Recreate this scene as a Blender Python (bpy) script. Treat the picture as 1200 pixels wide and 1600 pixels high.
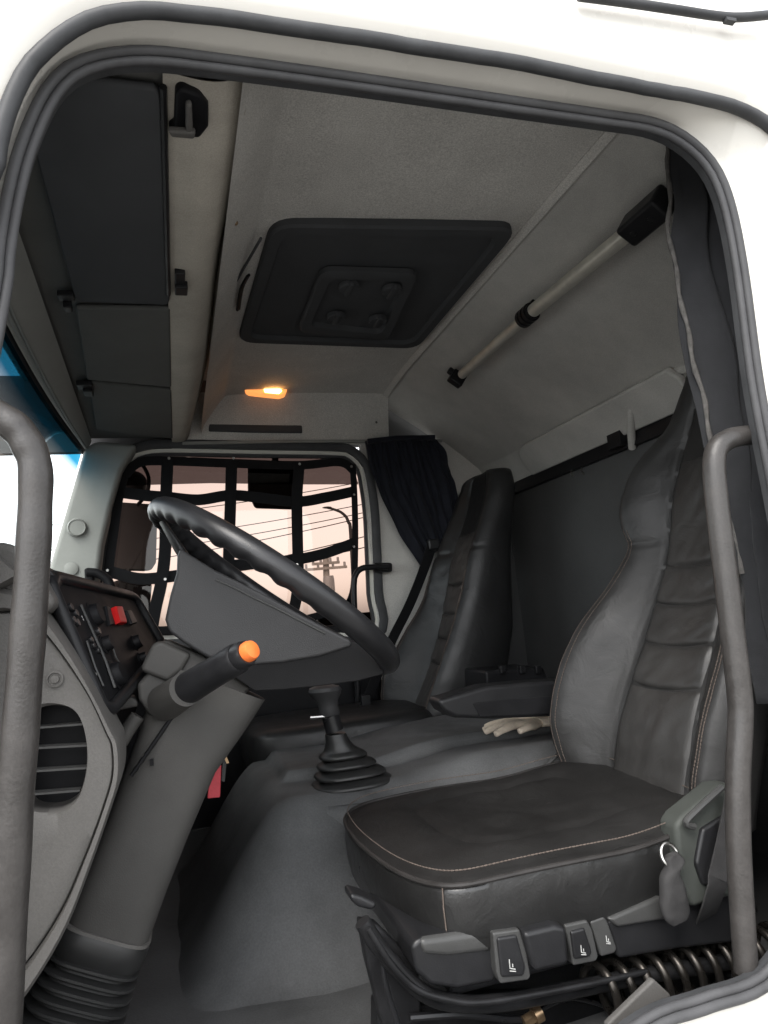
import bpy, math, random
from mathutils import Vector, Matrix, noise

# ------------------------------------------------------------------ camera, world, sun, exposure
for o in list(bpy.data.objects):
    bpy.data.objects.remove(o, do_unlink=True)
S = bpy.context.scene
COL = S.collection
rnd = random.Random(7)

FPX = 1090.0                      # focal length in pixels of the 1200 x 1600 photograph
EYE = Vector((0.0, -0.9, 0.0))    # world: +X to the rear of the truck, +Y into the cab, Z = 0 at eye level
_d = Vector(((275 - 600) / FPX, -(985 - 800) / FPX, -1.0)).normalized()
_r = math.radians(3.0)
_u = Vector((-math.sin(_r), math.cos(_r), 0)); _u = (_u - _u.dot(_d) * _d).normalized()
_x = _d.cross(_u)
CM = Matrix((_x, _d, _u))         # camera axes -> world axes
cam_data = bpy.data.cameras.new('camera')
cam_data.sensor_fit = 'HORIZONTAL'; cam_data.sensor_width = 36.0
cam_data.lens = 36.0 * FPX / 1200.0
cam_data.clip_start = 0.02; cam_data.clip_end = 3000
cam = bpy.data.objects.new('camera', cam_data); COL.objects.link(cam)
cam.matrix_world = Matrix.Translation(EYE) @ CM.to_4x4()
S.camera = cam

SUN_EL, SUN_AZ = math.radians(52), math.radians(215)   # azimuth measured from +Y towards +X
W = bpy.data.worlds.new('World'); S.world = W; W.use_nodes = True
wn = W.node_tree.nodes; wl = W.node_tree.links
bg = wn['Background']
sky = wn.new('ShaderNodeTexSky'); sky.sky_type = 'NISHITA'; sky.sun_disc = False
sky.sun_elevation = SUN_EL; sky.sun_rotation = SUN_AZ
sky.air_density = 1.0; sky.dust_density = 1.5; sky.ozone_density = 1.0
hs = wn.new('ShaderNodeHueSaturation'); hs.inputs['Saturation'].default_value = 0.14
wl.new(sky.outputs[0], hs.inputs['Color']); wl.new(hs.outputs[0], bg.inputs['Color'])
bg.inputs['Strength'].default_value = 0.15
sd = bpy.data.lights.new('sun', 'SUN'); sd.energy = 0.6; sd.angle = math.radians(30); sd.color = (1.0, 0.95, 0.88)
sun = bpy.data.objects.new('sun', sd); COL.objects.link(sun)
_sv = Vector((math.sin(SUN_AZ) * math.cos(SUN_EL), math.cos(SUN_AZ) * math.cos(SUN_EL), math.sin(SUN_EL)))
sun.rotation_euler = _sv.to_track_quat('Z', 'Y').to_euler()
S.view_settings.view_transform = 'Standard'; S.view_settings.look = 'None'
S.view_settings.exposure = 2.05; S.view_settings.gamma = 1.0
S.view_settings.use_curve_mapping = False
S.render.engine = 'CYCLES'
S.cycles.use_denoising = True
S.cycles.max_bounces = 12; S.cycles.diffuse_bounces = 6; S.cycles.transparent_max_bounces = 16
S.cycles.sample_clamp_indirect = 6.0

# ------------------------------------------------------------------ helpers
def P(px, py, X=None, Y=None, Z=None):
    """the point of the place that the photograph shows at a pixel, given one of its real coordinates"""
    v = CM @ Vector(((px - 600) / FPX, -(py - 800) / FPX, -1.0))
    t = (X - EYE.x) / v.x if X is not None else (Y - EYE.y) / v.y if Y is not None else (Z - EYE.z) / v.z
    return EYE + v * t

def V(*a): return Vector(a)

def PP(px, py, p0, n):
    """as P, on the plane through p0 with normal n"""
    v = CM @ Vector(((px - 600) / FPX, -(py - 800) / FPX, -1.0)); n = Vector(n)
    return EYE + v * ((Vector(p0) - EYE).dot(n) / v.dot(n))
def SHZ(y, dz=0.0): return 0.805 - 0.034 * y + dz          # underside of the overhead shelf, falling to the far side
def PS(px, py, dz=0.0): return PP(px, py, (0, 0, 0.805 + dz), (0, 0.034, 1))

def spline(pts, n=8, closed=False):
    pts = [Vector(p) for p in pts]; out = []
    N = len(pts)
    for i in range(N if closed else N - 1):
        g = lambda k: pts[k % N] if closed else pts[min(max(k, 0), N - 1)]
        a, b, c, d = g(i - 1), g(i), g(i + 1), g(i + 2)
        for k in range(n):
            t = k / n
            out.append(0.5 * ((2 * b) + (c - a) * t + (2 * a - 5 * b + 4 * c - d) * t * t + (3 * b - a - 3 * c + d) * t ** 3))
    if not closed: out.append(pts[-1])
    return out

def resample(pts, n, closed=False):
    p = list(pts) + ([pts[0]] if closed else [])
    L = [0.0]
    for a, b in zip(p, p[1:]): L.append(L[-1] + (b - a).length)
    out = []; j = 0
    m = n if closed else n - 1
    for i in range(n):
        s = L[-1] * i / m
        while j < len(L) - 2 and L[j + 1] < s: j += 1
        seg = L[j + 1] - L[j]
        out.append(p[j].lerp(p[j + 1], (s - L[j]) / seg if seg > 1e-9 else 0))
    return out

def join(*vfs):
    v, f = [], []
    for a, b in vfs:
        k = len(v); v += a; f += [tuple(i + k for i in q) for q in b]
    return v, f

def loft(rings, caps=True, close=False):
    n = len(rings[0]); v = [Vector(p) for r in rings for p in r]; f = []
    m = len(rings)
    for i in range(m if close else m - 1):
        for j in range(n):
            a = i * n + j; b = i * n + (j + 1) % n
            c = ((i + 1) % m) * n + (j + 1) % n; d = ((i + 1) % m) * n + j
            f.append((a, b, c, d))
    if caps and not close:
        f.append(tuple(range(n - 1, -1, -1))); f.append(tuple((m - 1) * n + j for j in range(n)))
    return v, f

def frames(path, closed=False):
    N = len(path); T = []
    for i in range(N):
        a = path[(i - 1) % N] if closed or i > 0 else path[i]
        b = path[(i + 1) % N] if closed or i < N - 1 else path[i]
        T.append((b - a).normalized())
    up = Vector((0, 0, 1)) if abs(T[0].z) < 0.9 else Vector((1, 0, 0))
    n = (up - up.dot(T[0]) * T[0]).normalized(); out = []
    for t in T:
        n = (n - n.dot(t) * t).normalized(); out.append((n, t.cross(n), t))
    return out

def tube(path, r, n=12, closed=False, caps=True):
    path = [Vector(p) for p in path]; F = frames(path, closed); rings = []
    for i, (p, (a, b, t)) in enumerate(zip(path, F)):
        rr = r(i / max(1, len(path) - 1)) if callable(r) else r
        rings.append([p + (a * math.cos(k * 2 * math.pi / n) + b * math.sin(k * 2 * math.pi / n)) * rr for k in range(n)])
    return loft(rings, caps, closed)

def ribbon(path, w, t, wdir):
    """flat strap along a path: w wide in the direction wdir (vector or list), t thick"""
    path = [Vector(p) for p in path]; N = len(path); rings = []
    for i, p in enumerate(path):
        T = (path[min(i + 1, N - 1)] - path[max(i - 1, 0)]).normalized()
        a = Vector(wdir[i] if isinstance(wdir, list) else wdir); a = (a - a.dot(T) * T).normalized(); b = T.cross(a)
        ww = w[i] if isinstance(w, list) else w
        rings.append([p + a * ww / 2 + b * t / 2, p - a * ww / 2 + b * t / 2, p - a * ww / 2 - b * t / 2, p + a * ww / 2 - b * t / 2])
    return loft(rings)

def prism(pts, vec, scale_back=1.0):
    n = len(pts); pts = [Vector(p) for p in pts]; vec = Vector(vec)
    c = sum(pts, Vector()) / n
    back = [c + (p - c) * scale_back + vec for p in pts]
    v = pts + back
    f = [tuple(range(n)), tuple(range(2 * n - 1, n - 1, -1))] + [(i, n + i, n + (i + 1) % n, (i + 1) % n) for i in range(n)]
    return v, f

def box(c, s, R=None):
    c = Vector(c); v = []
    for x in (-1, 1):
        for y in (-1, 1):
            for z in (-1, 1):
                p = Vector((x * s[0] / 2, y * s[1] / 2, z * s[2] / 2))
                v.append(c + (R @ p if R else p))
    return v, [(0, 1, 3, 2), (4, 6, 7, 5), (0, 4, 5, 1), (2, 3, 7, 6), (0, 2, 6, 4), (1, 5, 7, 3)]

def grid(fn, nu, nv):
    v = [Vector(fn(i / nu, j / nv)) for j in range(nv + 1) for i in range(nu + 1)]
    f = [(j * (nu + 1) + i, j * (nu + 1) + i + 1, (j + 1) * (nu + 1) + i + 1, (j + 1) * (nu + 1) + i) for j in range(nv) for i in range(nu)]
    return v, f

def disc(c, nrm, r, h, n=24, r2=None, rings=None):
    """turned piece: rings of (radius, height) along nrm from c"""
    c = Vector(c); nrm = Vector(nrm).normalized()
    a = nrm.orthogonal().normalized(); b = nrm.cross(a)
    rings = rings or [(r, 0), (r, h * 0.75), ((r2 or r) * 0.9, h)]
    return loft([[c + nrm * hh + (a * math.cos(k * 2 * math.pi / n) + b * math.sin(k * 2 * math.pi / n)) * rr for k in range(n)] for rr, hh in rings])

def sph(c, r, n=10, s=(1, 1, 1)):
    return loft([[Vector(c) + Vector((math.sin(t) * math.cos(k * 2 * math.pi / n) * r * s[0], math.sin(t) * math.sin(k * 2 * math.pi / n) * r * s[1], math.cos(t) * r * s[2])) for k in range(n)]
                 for t in [0.02 + (math.pi - 0.04) * i / n for i in range(n + 1)]])

def rquad(q, r=0.12, n=5):
    out = []
    N = len(q)
    for i in range(N):
        a, b, c = q[i - 1], q[i], q[(i + 1) % N]
        p0 = b.lerp(a, r); p1 = b.lerp(c, r)
        for k in range(n + 1):
            s = k / n; out.append(p0 * (1 - s) ** 2 + b * 2 * s * (1 - s) + p1 * s * s)
    return out

ROOT = {}
def wloc(o):
    L = Vector()
    while o: L = L + o.location; o = o.parent
    return L

def obj(name, vf, mat, parent=None, smooth=True, bevel=0, seg=3, sub=0, angle=38, solid=0):
    v, f = vf
    L = wloc(parent) if parent else Vector()
    me = bpy.data.meshes.new(name)
    me.from_pydata([tuple(p - L) for p in v], [], f)
    import bmesh
    bm = bmesh.new(); bm.from_mesh(me); bmesh.ops.recalc_face_normals(bm, faces=bm.faces); bm.to_mesh(me); bm.free()
    if smooth:
        me.shade_smooth()
        if not sub: me.set_sharp_from_angle(angle=math.radians(angle))
    o = bpy.data.objects.new(name, me); COL.objects.link(o)
    me.materials.append(M[mat])
    if parent: o.parent = parent
    if solid:
        m = o.modifiers.new('thickness', 'SOLIDIFY'); m.thickness = solid; m.offset = 0
    if bevel:
        m = o.modifiers.new('edges', 'BEVEL'); m.width = bevel; m.segments = seg; m.limit_method = 'ANGLE'; m.angle_limit = math.radians(32)
        m.harden_normals = False
        me.set_sharp_from_angle(angle=math.radians(180))
        w = o.modifiers.new('normals', 'WEIGHTED_NORMAL'); w.keep_sharp = False
    if sub:
        m = o.modifiers.new('smooth', 'SUBSURF'); m.levels = sub; m.render_levels = sub
    return o

def thing(name, label, cat, loc, group=None):
    o = bpy.data.objects.new(name, None); COL.objects.link(o)
    o.location = loc; o.empty_display_size = 0.05
    o['label'] = label; o['category'] = cat
    if group: o['group'] = group
    return o

def tag(o, label, cat, group=None):
    o['label'] = label; o['category'] = cat
    if group: o['group'] = group
    return o

# ------------------------------------------------------------------ materials
M = {}
def mat(name, col, rough=0.6, var=0.12, vscale=7, bump=0.0, bscale=400, metal=0.0, spec=0.2, col2=None, fine=0.0, rvar=0.08, sheen=0.0, coat=0.0, stretch=None, dist=0.001, wrinkle=0.0):
    m = bpy.data.materials.new(name); m.use_nodes = True; M[name] = m
    nt = m.node_tree; N = nt.nodes; L = nt.links; b = N['Principled BSDF']
    b.inputs['Roughness'].default_value = rough; b.inputs['Metallic'].default_value = metal
    b.inputs['Specular IOR Level'].default_value = spec
    b.inputs['Sheen Weight'].default_value = sheen; b.inputs['Coat Weight'].default_value = coat
    tc = N.new('ShaderNodeTexCoord')
    src = tc.outputs['Object']
    if stretch:
        mp = N.new('ShaderNodeMapping'); mp.inputs['Scale'].default_value = stretch; L.new(src, mp.inputs[0]); src2 = mp.outputs[0]
    else: src2 = src
    n1 = N.new('ShaderNodeTexNoise'); n1.inputs['Scale'].default_value = vscale; n1.inputs['Detail'].default_value = 6; n1.inputs['Roughness'].default_value = 0.65
    L.new(src2, n1.inputs['Vector'])
    ramp = N.new('ShaderNodeMapRange'); ramp.inputs['From Min'].default_value = 0.3; ramp.inputs['From Max'].default_value = 0.7
    L.new(n1.outputs['Fac'], ramp.inputs['Value'])
    mx = N.new('ShaderNodeMix'); mx.data_type = 'RGBA'
    c2 = col2 or tuple(min(1, c * (1 + var)) for c in col)
    c1 = col if col2 else tuple(c * (1 - var) for c in col)
    mx.inputs[6].default_value = (*c1, 1); mx.inputs[7].default_value = (*c2, 1)
    L.new(ramp.outputs[0], mx.inputs[0])
    out = mx.outputs[2]
    if fine:
        n3 = N.new('ShaderNodeTexNoise'); n3.inputs['Scale'].default_value = bscale; n3.inputs['Detail'].default_value = 3
        L.new(src, n3.inputs['Vector'])
        mr = N.new('ShaderNodeMapRange'); mr.inputs['From Min'].default_value = 0.3; mr.inputs['From Max'].default_value = 0.7
        mr.inputs['To Min'].default_value = 1 - fine; mr.inputs['To Max'].default_value = 1 + fine
        L.new(n3.outputs['Fac'], mr.inputs['Value'])
        mm = N.new('ShaderNodeVectorMath'); mm.operation = 'SCALE'
        L.new(out, mm.inputs[0]); L.new(mr.outputs[0], mm.inputs['Scale']); out = mm.outputs[0]
    L.new(out, b.inputs['Base Color'])
    if rvar:
        mr2 = N.new('ShaderNodeMapRange'); mr2.inputs['From Min'].default_value = 0.3; mr2.inputs['From Max'].default_value = 0.7
        mr2.inputs['To Min'].default_value = max(0.02, rough - rvar); mr2.inputs['To Max'].default_value = min(1, rough + rvar)
        L.new(n1.outputs['Fac'], mr2.inputs['Value']); L.new(mr2.outputs[0], b.inputs['Roughness'])
    if bump:
        n2 = N.new('ShaderNodeTexNoise'); n2.inputs['Scale'].default_value = bscale; n2.inputs['Detail'].default_value = 2
        L.new(src, n2.inputs['Vector'])
        bp = N.new('ShaderNodeBump'); bp.inputs['Strength'].default_value = bump; bp.inputs['Distance'].default_value = dist
        L.new(n2.outputs['Fac'], bp.inputs['Height']); L.new(bp.outputs[0], b.inputs['Normal'])
        if wrinkle:
            n4 = N.new('ShaderNodeTexNoise'); n4.inputs['Scale'].default_value = 16; n4.inputs['Detail'].default_value = 5; n4.inputs['Distortion'].default_value = 1.4
            L.new(src, n4.inputs['Vector'])
            b2 = N.new('ShaderNodeBump'); b2.inputs['Strength'].default_value = wrinkle; b2.inputs['Distance'].default_value = 0.008
            L.new(n4.outputs['Fac'], b2.inputs['Height']); L.new(b2.outputs[0], bp.inputs['Normal'])
    return m

mat('white_paint', (0.60, 0.58, 0.535), 0.28, var=0.03, vscale=5, rvar=0.05, coat=0.4)
mat('rubber', (0.045, 0.046, 0.048), 0.5, var=0.25, vscale=14, bump=0.1, bscale=250)
mat('grey_rubber', (0.058, 0.058, 0.06), 0.48, var=0.2, vscale=12, bump=0.1, bscale=250)
mat('headliner', (0.52, 0.505, 0.475), 0.95, var=0.12, vscale=4, bump=0.6, bscale=330, fine=0.24, spec=0.15)
mat('headliner_dark', (0.115, 0.115, 0.115), 0.95, var=0.08, vscale=4, bump=0.4, bscale=520, fine=0.12, spec=0.15)
mat('headliner_cream', (0.41, 0.38, 0.33), 0.9, var=0.12, vscale=9, bump=0.4, bscale=420, fine=0.12, spec=0.2)
mat('rear_lining', (0.44, 0.43, 0.405), 0.95, var=0.16, vscale=3.0, bump=0.5, bscale=480, fine=0.15, spec=0.15)
mat('seat_side', (0.015, 0.0148, 0.0146), 0.34, spec=0.5, var=0.15, vscale=8, bump=0.2, bscale=300, wrinkle=0.22)
mat('rear_fabric', (0.08, 0.081, 0.081), 0.95, var=0.1, vscale=5, bump=0.5, bscale=480, fine=0.15, spec=0.15)
mat('visor_dark', (0.058, 0.06, 0.063), 0.85, var=0.12, vscale=6, bump=0.2, bscale=500, spec=0.2)
mat('visor_grey', (0.105, 0.105, 0.10), 0.85, var=0.12, vscale=6, bump=0.2, bscale=500, spec=0.2)
mat('trim_grey', (0.26, 0.265, 0.25), 0.55, var=0.1, vscale=8, bump=0.15, bscale=600)
mat('trim_light', (0.24, 0.245, 0.23), 0.55, var=0.08, vscale=8, bump=0.12, bscale=600)
mat('dash_grey', (0.092, 0.088, 0.083), 0.52, var=0.1, vscale=9, bump=0.35, bscale=420, fine=0.08)
mat('column_grey', (0.058, 0.056, 0.053), 0.5, var=0.12, vscale=8, bump=0.2, bscale=500, fine=0.05)
mat('bellows_rubber', (0.018, 0.018, 0.018), 0.4, spec=0.35, var=0.2, vscale=10)
mat('dash_black', (0.008, 0.008, 0.009), 0.5, spec=0.12, var=0.3, vscale=10, bump=0.1, bscale=500)
mat('black_plastic', (0.013, 0.013, 0.014), 0.36, var=0.3, vscale=12, bump=0.12, bscale=500)
mat('matte_black', (0.012, 0.012, 0.0125), 0.6, var=0.2, vscale=9, bump=0.25, bscale=500, spec=0.06)
mat('gloss_black', (0.012, 0.012, 0.013), 0.3, spec=0.4, var=0.2, vscale=12)
mat('wheel_leather', (0.013, 0.013, 0.014), 0.34, spec=0.4, var=0.2, vscale=9, bump=0.25, bscale=650)
mat('wheel_pad', (0.032, 0.032, 0.033), 0.48, spec=0.3, var=0.12, vscale=9, bump=0.35, bscale=520, fine=0.06)
mat('floor_mat', (0.082, 0.083, 0.084), 0.62, var=0.28, vscale=5, spec=0.3, bump=0.5, bscale=260, fine=0.13, rvar=0.14, wrinkle=0.15)
mat('tunnel_vinyl', (0.05, 0.051, 0.052), 0.46, spec=0.3, var=0.25, vscale=5, bump=0.4, bscale=420, fine=0.12, rvar=0.1, wrinkle=0.15)
mat('console_dark', (0.035, 0.036, 0.036), 0.55, var=0.25, vscale=6, bump=0.3, bscale=380, fine=0.1)
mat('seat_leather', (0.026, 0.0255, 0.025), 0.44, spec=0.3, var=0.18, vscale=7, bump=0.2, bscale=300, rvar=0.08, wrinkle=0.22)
mat('seat_cloth', (0.013, 0.0124, 0.012), 0.6, spec=0.3, var=0.3, vscale=6, bump=0.25, bscale=350, stretch=(1, 1, 0.35), rvar=0.1, wrinkle=0.22)
mat('seat_panel', (0.034, 0.0325, 0.031), 0.46, spec=0.4, var=0.25, vscale=9, bump=0.2, bscale=350, stretch=(1, 1, 0.25), rvar=0.1, wrinkle=0.22)
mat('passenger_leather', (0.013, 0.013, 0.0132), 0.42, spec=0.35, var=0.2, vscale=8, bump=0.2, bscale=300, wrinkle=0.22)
mat('thread', (0.10, 0.08, 0.068), 0.8, var=0.3, vscale=120)
mat('piping', (0.028, 0.026, 0.025), 0.45, var=0.2, vscale=30)
mat('control_grey', (0.045, 0.045, 0.044), 0.4, spec=0.35, var=0.12, vscale=12, bump=0.15, bscale=500)
mat('control_dark', (0.014, 0.014, 0.015), 0.4, spec=0.35, var=0.15, vscale=12, bump=0.15, bscale=500)
mat('cover_green', (0.05, 0.054, 0.049), 0.5, var=0.12, vscale=12, bump=0.12, bscale=500)
mat('icon_white', (0.35, 0.35, 0.34), 0.6, var=0.05)
mat('black_steel', (0.018, 0.018, 0.019), 0.38, var=0.4, vscale=16, metal=0.3)
mat('spring_steel', (0.05, 0.045, 0.04), 0.3, var=0.35, vscale=25, metal=0.8)
mat('steel', (0.45, 0.44, 0.42), 0.28, var=0.15, vscale=30, metal=1.0)
mat('brass', (0.36, 0.25, 0.15), 0.38, var=0.35, vscale=40, metal=0.9)
mat('aluminium', (0.62, 0.60, 0.53), 0.42, var=0.12, vscale=20, metal=0.5)
mat('curtain_navy', (0.012, 0.013, 0.018), 0.95, var=0.3, vscale=20, bump=0.4, bscale=600, spec=0.15, sheen=0.05)
mat('curtain_grey', (0.026, 0.0265, 0.0285), 0.95, var=0.2, vscale=15, bump=0.4, bscale=600, spec=0.15, sheen=0.1)
mat('hem', (0.10, 0.095, 0.09), 0.95, var=0.4, vscale=60, bump=0.5, bscale=300)
mat('webbing', (0.008, 0.008, 0.009), 0.85, var=0.3, vscale=60, bump=0.4, bscale=700, spec=0.2)
mat('belt_grey', (0.035, 0.034, 0.034), 0.8, var=0.2, vscale=30, bump=0.4, bscale=600)
mat('cream_frame', (0.62, 0.61, 0.55), 0.4, var=0.06)
mat('orange_button', (0.75, 0.17, 0.04), 0.4, var=0.08, vscale=40)
mat('red_button', (0.55, 0.018, 0.018), 0.35, var=0.1, vscale=30)
mat('red_tag', (0.48, 0.06, 0.075), 0.4, var=0.15, vscale=60)
mat('glove_cotton', (0.62, 0.53, 0.43), 0.95, var=0.2, vscale=40, bump=0.6, bscale=450)
mat('grab_bar', (0.036, 0.033, 0.031), 0.38, spec=0.42, var=0.25, vscale=26, bump=0.32, bscale=260, fine=0.1, rvar=0.1)
mat('mirror_housing', (0.02, 0.02, 0.022), 0.5, var=0.2, vscale=12)
mat('mirror_glass', (0.5, 0.5, 0.5), 0.08, var=0.05, metal=1.0, rvar=0)
mat('concrete', (0.3, 0.29, 0.27), 0.85, var=0.2, vscale=3)
mat('galvanised', (0.3, 0.3, 0.3), 0.5, var=0.15, metal=0.4)
mat('wire_black', (0.03, 0.03, 0.03), 0.6)
mat('asphalt', (0.23, 0.225, 0.215), 0.9, var=0.25, vscale=0.4, bump=0.4, bscale=60, dist=0.01)
mat('wall_render', (0.45, 0.42, 0.37), 0.9, var=0.15, vscale=1.5)
mat('reflection_grey', (0.10, 0.10, 0.105), 0.55, var=0.2, vscale=2)  # dull grey of what the side mirror reflects, painted as a colour

def glass(name, tint, gloss=0.06, band=None):
    m = bpy.data.materials.new(name); m.use_nodes = True; M[name] = m
    nt = m.node_tree; N = nt.nodes; L = nt.links
    for n in list(N): N.remove(n)
    out = N.new('ShaderNodeOutputMaterial'); mix = N.new('ShaderNodeMixShader')
    tr = N.new('ShaderNodeBsdfTransparent'); gl = N.new('ShaderNodeBsdfGlossy'); gl.inputs['Roughness'].default_value = 0.02
    lw = N.new('ShaderNodeLayerWeight'); lw.inputs['Blend'].default_value = 0.5
    pw = N.new('ShaderNodeMath'); pw.operation = 'POWER'; pw.inputs[1].default_value = 5.0; L.new(lw.outputs['Facing'], pw.inputs[0])
    fr = N.new('ShaderNodeMath'); fr.operation = 'MULTIPLY_ADD'; fr.inputs[1].default_value = 0.45; fr.inputs[2].default_value = 0.035; L.new(pw.outputs[0], fr.inputs[0])
    tr.inputs['Color'].default_value = (*tint, 1)
    if band:                      # a shade band printed into the top of the windscreen
        tc = N.new('ShaderNodeTexCoord'); sp = N.new('ShaderNodeSeparateXYZ'); mr = N.new('ShaderNodeMapRange')
        mr.inputs['From Min'].default_value = band[0]; mr.inputs['From Max'].default_value = band[1]
        mx = N.new('ShaderNodeMix'); mx.data_type = 'RGBA'
        mx.inputs[6].default_value = (*tint, 1); mx.inputs[7].default_value = (*band[2], 1)
        L.new(tc.outputs['Object'], sp.inputs[0]); L.new(sp.outputs['Z'], mr.inputs['Value']); L.new(mr.outputs[0], mx.inputs[0]); L.new(mx.outputs[2], tr.inputs['Color'])
    L.new(fr.outputs[0], mix.inputs[0]); L.new(tr.outputs[0], mix.inputs[1]); L.new(gl.outputs[0], mix.inputs[2]); L.new(mix.outputs[0], out.inputs[0])
    return m
glass('windscreen_glass', (0.93, 0.97, 0.96), band=(0.585 + 0.62, 0.645 + 0.62, (0.02, 0.21, 0.34)))
glass('bronze_glass', (0.33, 0.242, 0.203))
glass('brown_film', (0.10, 0.085, 0.085))
glass('smoked_acrylic', (0.30, 0.31, 0.33))

def emit(name, col, s, base=(0.8, 0.5, 0.2)):
    m = bpy.data.materials.new(name); m.use_nodes = True; M[name] = m
    b = m.node_tree.nodes['Principled BSDF']
    b.inputs['Base Color'].default_value = (*base, 1); b.inputs['Emission Color'].default_value = (*col, 1); b.inputs['Emission Strength'].default_value = s
emit('lamp_glow', (1.0, 0.46, 0.13), 5.0)
emit('lamp_lens', (1.0, 0.32, 0.08), 0.3)

# ------------------------------------------------------------------ the setting
g = obj('ground', grid(lambda u, v: (-900 + 1800 * u, -900 + 1800 * v, -2.0), 4, 4), 'asphalt'); g['kind'] = 'structure'

# ------------------------------------------------------------------ truck cab: body shell, seals, linings
cab = thing('truck_cab', 'white truck cab with its black-sealed doorway open onto a grey interior', 'truck cab', (0.4, 0.0, -0.62))

# door seal path (plane Y = 0), clockwise from the lower front corner
seal_pts = [V(-0.30, 0, -0.42), V(-0.275, 0, -0.15), V(-0.235, 0, 0.14)] + \
    [P(x, y, Y=0) for x, y in [(0, 465), (8, 390), (22, 305), (42, 230), (75, 155), (110, 115), (150, 98), (200, 90), (250, 90), (320, 98), (450, 115), (600, 136),
                               (800, 165), (940, 185), (1020, 198), (1070, 222), (1110, 262), (1135, 320), (1155, 420), (1175, 570), (1190, 660)]] + \
    [V(0.955, 0, 0.05), V(0.950, 0, -0.2), V(0.935, 0, -0.38), V(0.885, 0, -0.49)] + \
    [P(x, y, Y=0) for x, y in [(1200, 1525), (1100, 1566), (1000, 1606)]] + [V(0.35, 0, -0.655), V(0.0, 0, -0.66), V(-0.2, 0, -0.62), V(-0.28, 0, -0.54)]
seal_path = resample(spline(seal_pts, 8, True), 220, True)

def ring_normals(path):
    N = len(path); out = []
    for i in range(N):
        t = (path[(i + 1) % N] - path[(i - 1) % N]).normalized()
        out.append(Vector((-t.z, 0, t.x)))      # outward for a clockwise loop seen from the camera
    return out
SN = ring_normals(seal_path)
def sweep_loop(path, nrm, prof, wob=0.0):
    if wob: path = [p + n * wob * noise.noise(p * 9) + n * wob * 0.6 * noise.noise(p * 31) for p, n in zip(path, nrm)]
    rings = [[p + n * a + Vector((0, b, 0)) for a, b in prof] for p, n in zip(path, nrm)]
    return loft(rings, caps=False, close=True)

# rubber seal with two ridges: profile points (outward, depth)
prof = []
for k in range(24):
    a = k / 24 * 2 * math.pi
    prof.append((0.0135 * math.cos(a), 0.010 * math.sin(a)))
def ridge(c, r, d):
    return [(c + r * math.cos(k / 14 * 2 * math.pi), d + r * math.sin(k / 14 * 2 * math.pi)) for k in range(14)]
seal = obj('door_seal', sweep_loop(seal_path, SN, ridge(0.006, 0.0072, -0.004)), 'grey_rubber', cab)
obj('seal_lip', sweep_loop(seal_path, SN, ridge(-0.006, 0.0062, 0.000)), 'grey_rubber', seal)
obj('seal_edge', sweep_loop(seal_path, SN, [(-0.007, 0.0), (-0.009, 0.005), (-0.007, 0.02), (0.012, 0.02), (0.012, 0.008), (-0.005, 0.006)]), 'rubber', seal)

# outer gasket path (plane Y = -0.05)
GY = -0.05
gas_pts = [V(-0.40, GY, -0.42), V(-0.375, GY, -0.15), V(-0.325, GY, 0.14), V(-0.275, GY, 0.38)] + \
    [P(x, y, Y=GY) for x, y in [(-18, 280), (0, 212), (15, 160), (40, 110), (80, 66), (130, 34), (190, 19), (260, 17), (400, 36), (600, 65), (800, 97), (1000, 136), (1100, 154), (1160, 172), (1205, 200), (1238, 250)]] + \
    [V(1.03, GY, 0.45), V(1.045, GY, 0.05), V(1.04, GY, -0.2), V(1.02, GY, -0.42), V(0.95, GY, -0.60), V(0.7, GY, -0.70), V(0.35, GY, -0.74), V(0.0, GY, -0.75), V(-0.25, GY, -0.72), V(-0.37, GY, -0.62)]
gas_path = resample(spline(gas_pts, 8, True), 220, True)
GN = ring_normals(gas_path)
obj('outer_gasket', sweep_loop(gas_path, GN, ridge(0.0, 0.0105, 0.0), 0.0022), 'rubber', cab)
# painted shell: from the seal seat out over the jamb, under the gasket and across the outer skin
def blend(i, t, y, out=0.0):
    j = min(range(220), key=lambda k: (gas_path[k].x - seal_path[i].x) ** 2 + (gas_path[k].z - seal_path[i].z) ** 2) if False else i
    return j
# match the two loops by nearest points, moving monotonically
match = []
best0 = min(range(220), key=lambda k: (gas_path[k] - seal_path[0]).length)
k = best0
for i in range(220):
    while True:
        a = (gas_path[k % 220] - seal_path[i]); b = (gas_path[(k + 1) % 220] - seal_path[i])
        a.y = b.y = 0
        if b.length < a.length: k += 1
        else: break
    match.append(k % 220)
rings = []
for i in range(220):
    s, n = seal_path[i], SN[i]; gq, gn = gas_path[match[i]], GN[match[i]]
    r = [s + n * 0.004 + V(0, 0.016, 0), s + n * 0.010 + V(0, 0.006, 0), s + n * 0.016 + V(0, 0.004, 0)]
    a = s + n * 0.02 + V(0, 0.002, 0)
    for t in (0.12, 0.3, 0.5, 0.7, 0.86):
        p = a.lerp(gq, t); p.y = 0.002 + (GY + 0.006 - 0.002) * (t ** 1.6)
        r.append(p)
    r += [gq + V(0, 0.006, 0), gq + gn * 0.012 + V(0, 0.002, 0), gq + gn * 0.022 + V(0, -0.008, 0), gq + gn * 0.04 + V(0, -0.012, 0), gq + gn * 0.09 + V(0, -0.012, 0),
          gq + gn * 0.17 + V(0, -0.004, 0), gq + gn * 0.25 + V(0, 0.012, 0), gq + gn * 0.30 + V(0, 0.06, 0), gq + gn * 0.31 + V(0, 0.2, 0)]
    rings.append(r)
N_, K_ = 220, len(rings[0])
sv = [p for r in rings for p in r]
sf = [(i * K_ + j, i * K_ + j + 1, ((i + 1) % N_) * K_ + j + 1, ((i + 1) % N_) * K_ + j) for i in range(N_) for j in range(K_ - 1)]
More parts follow.
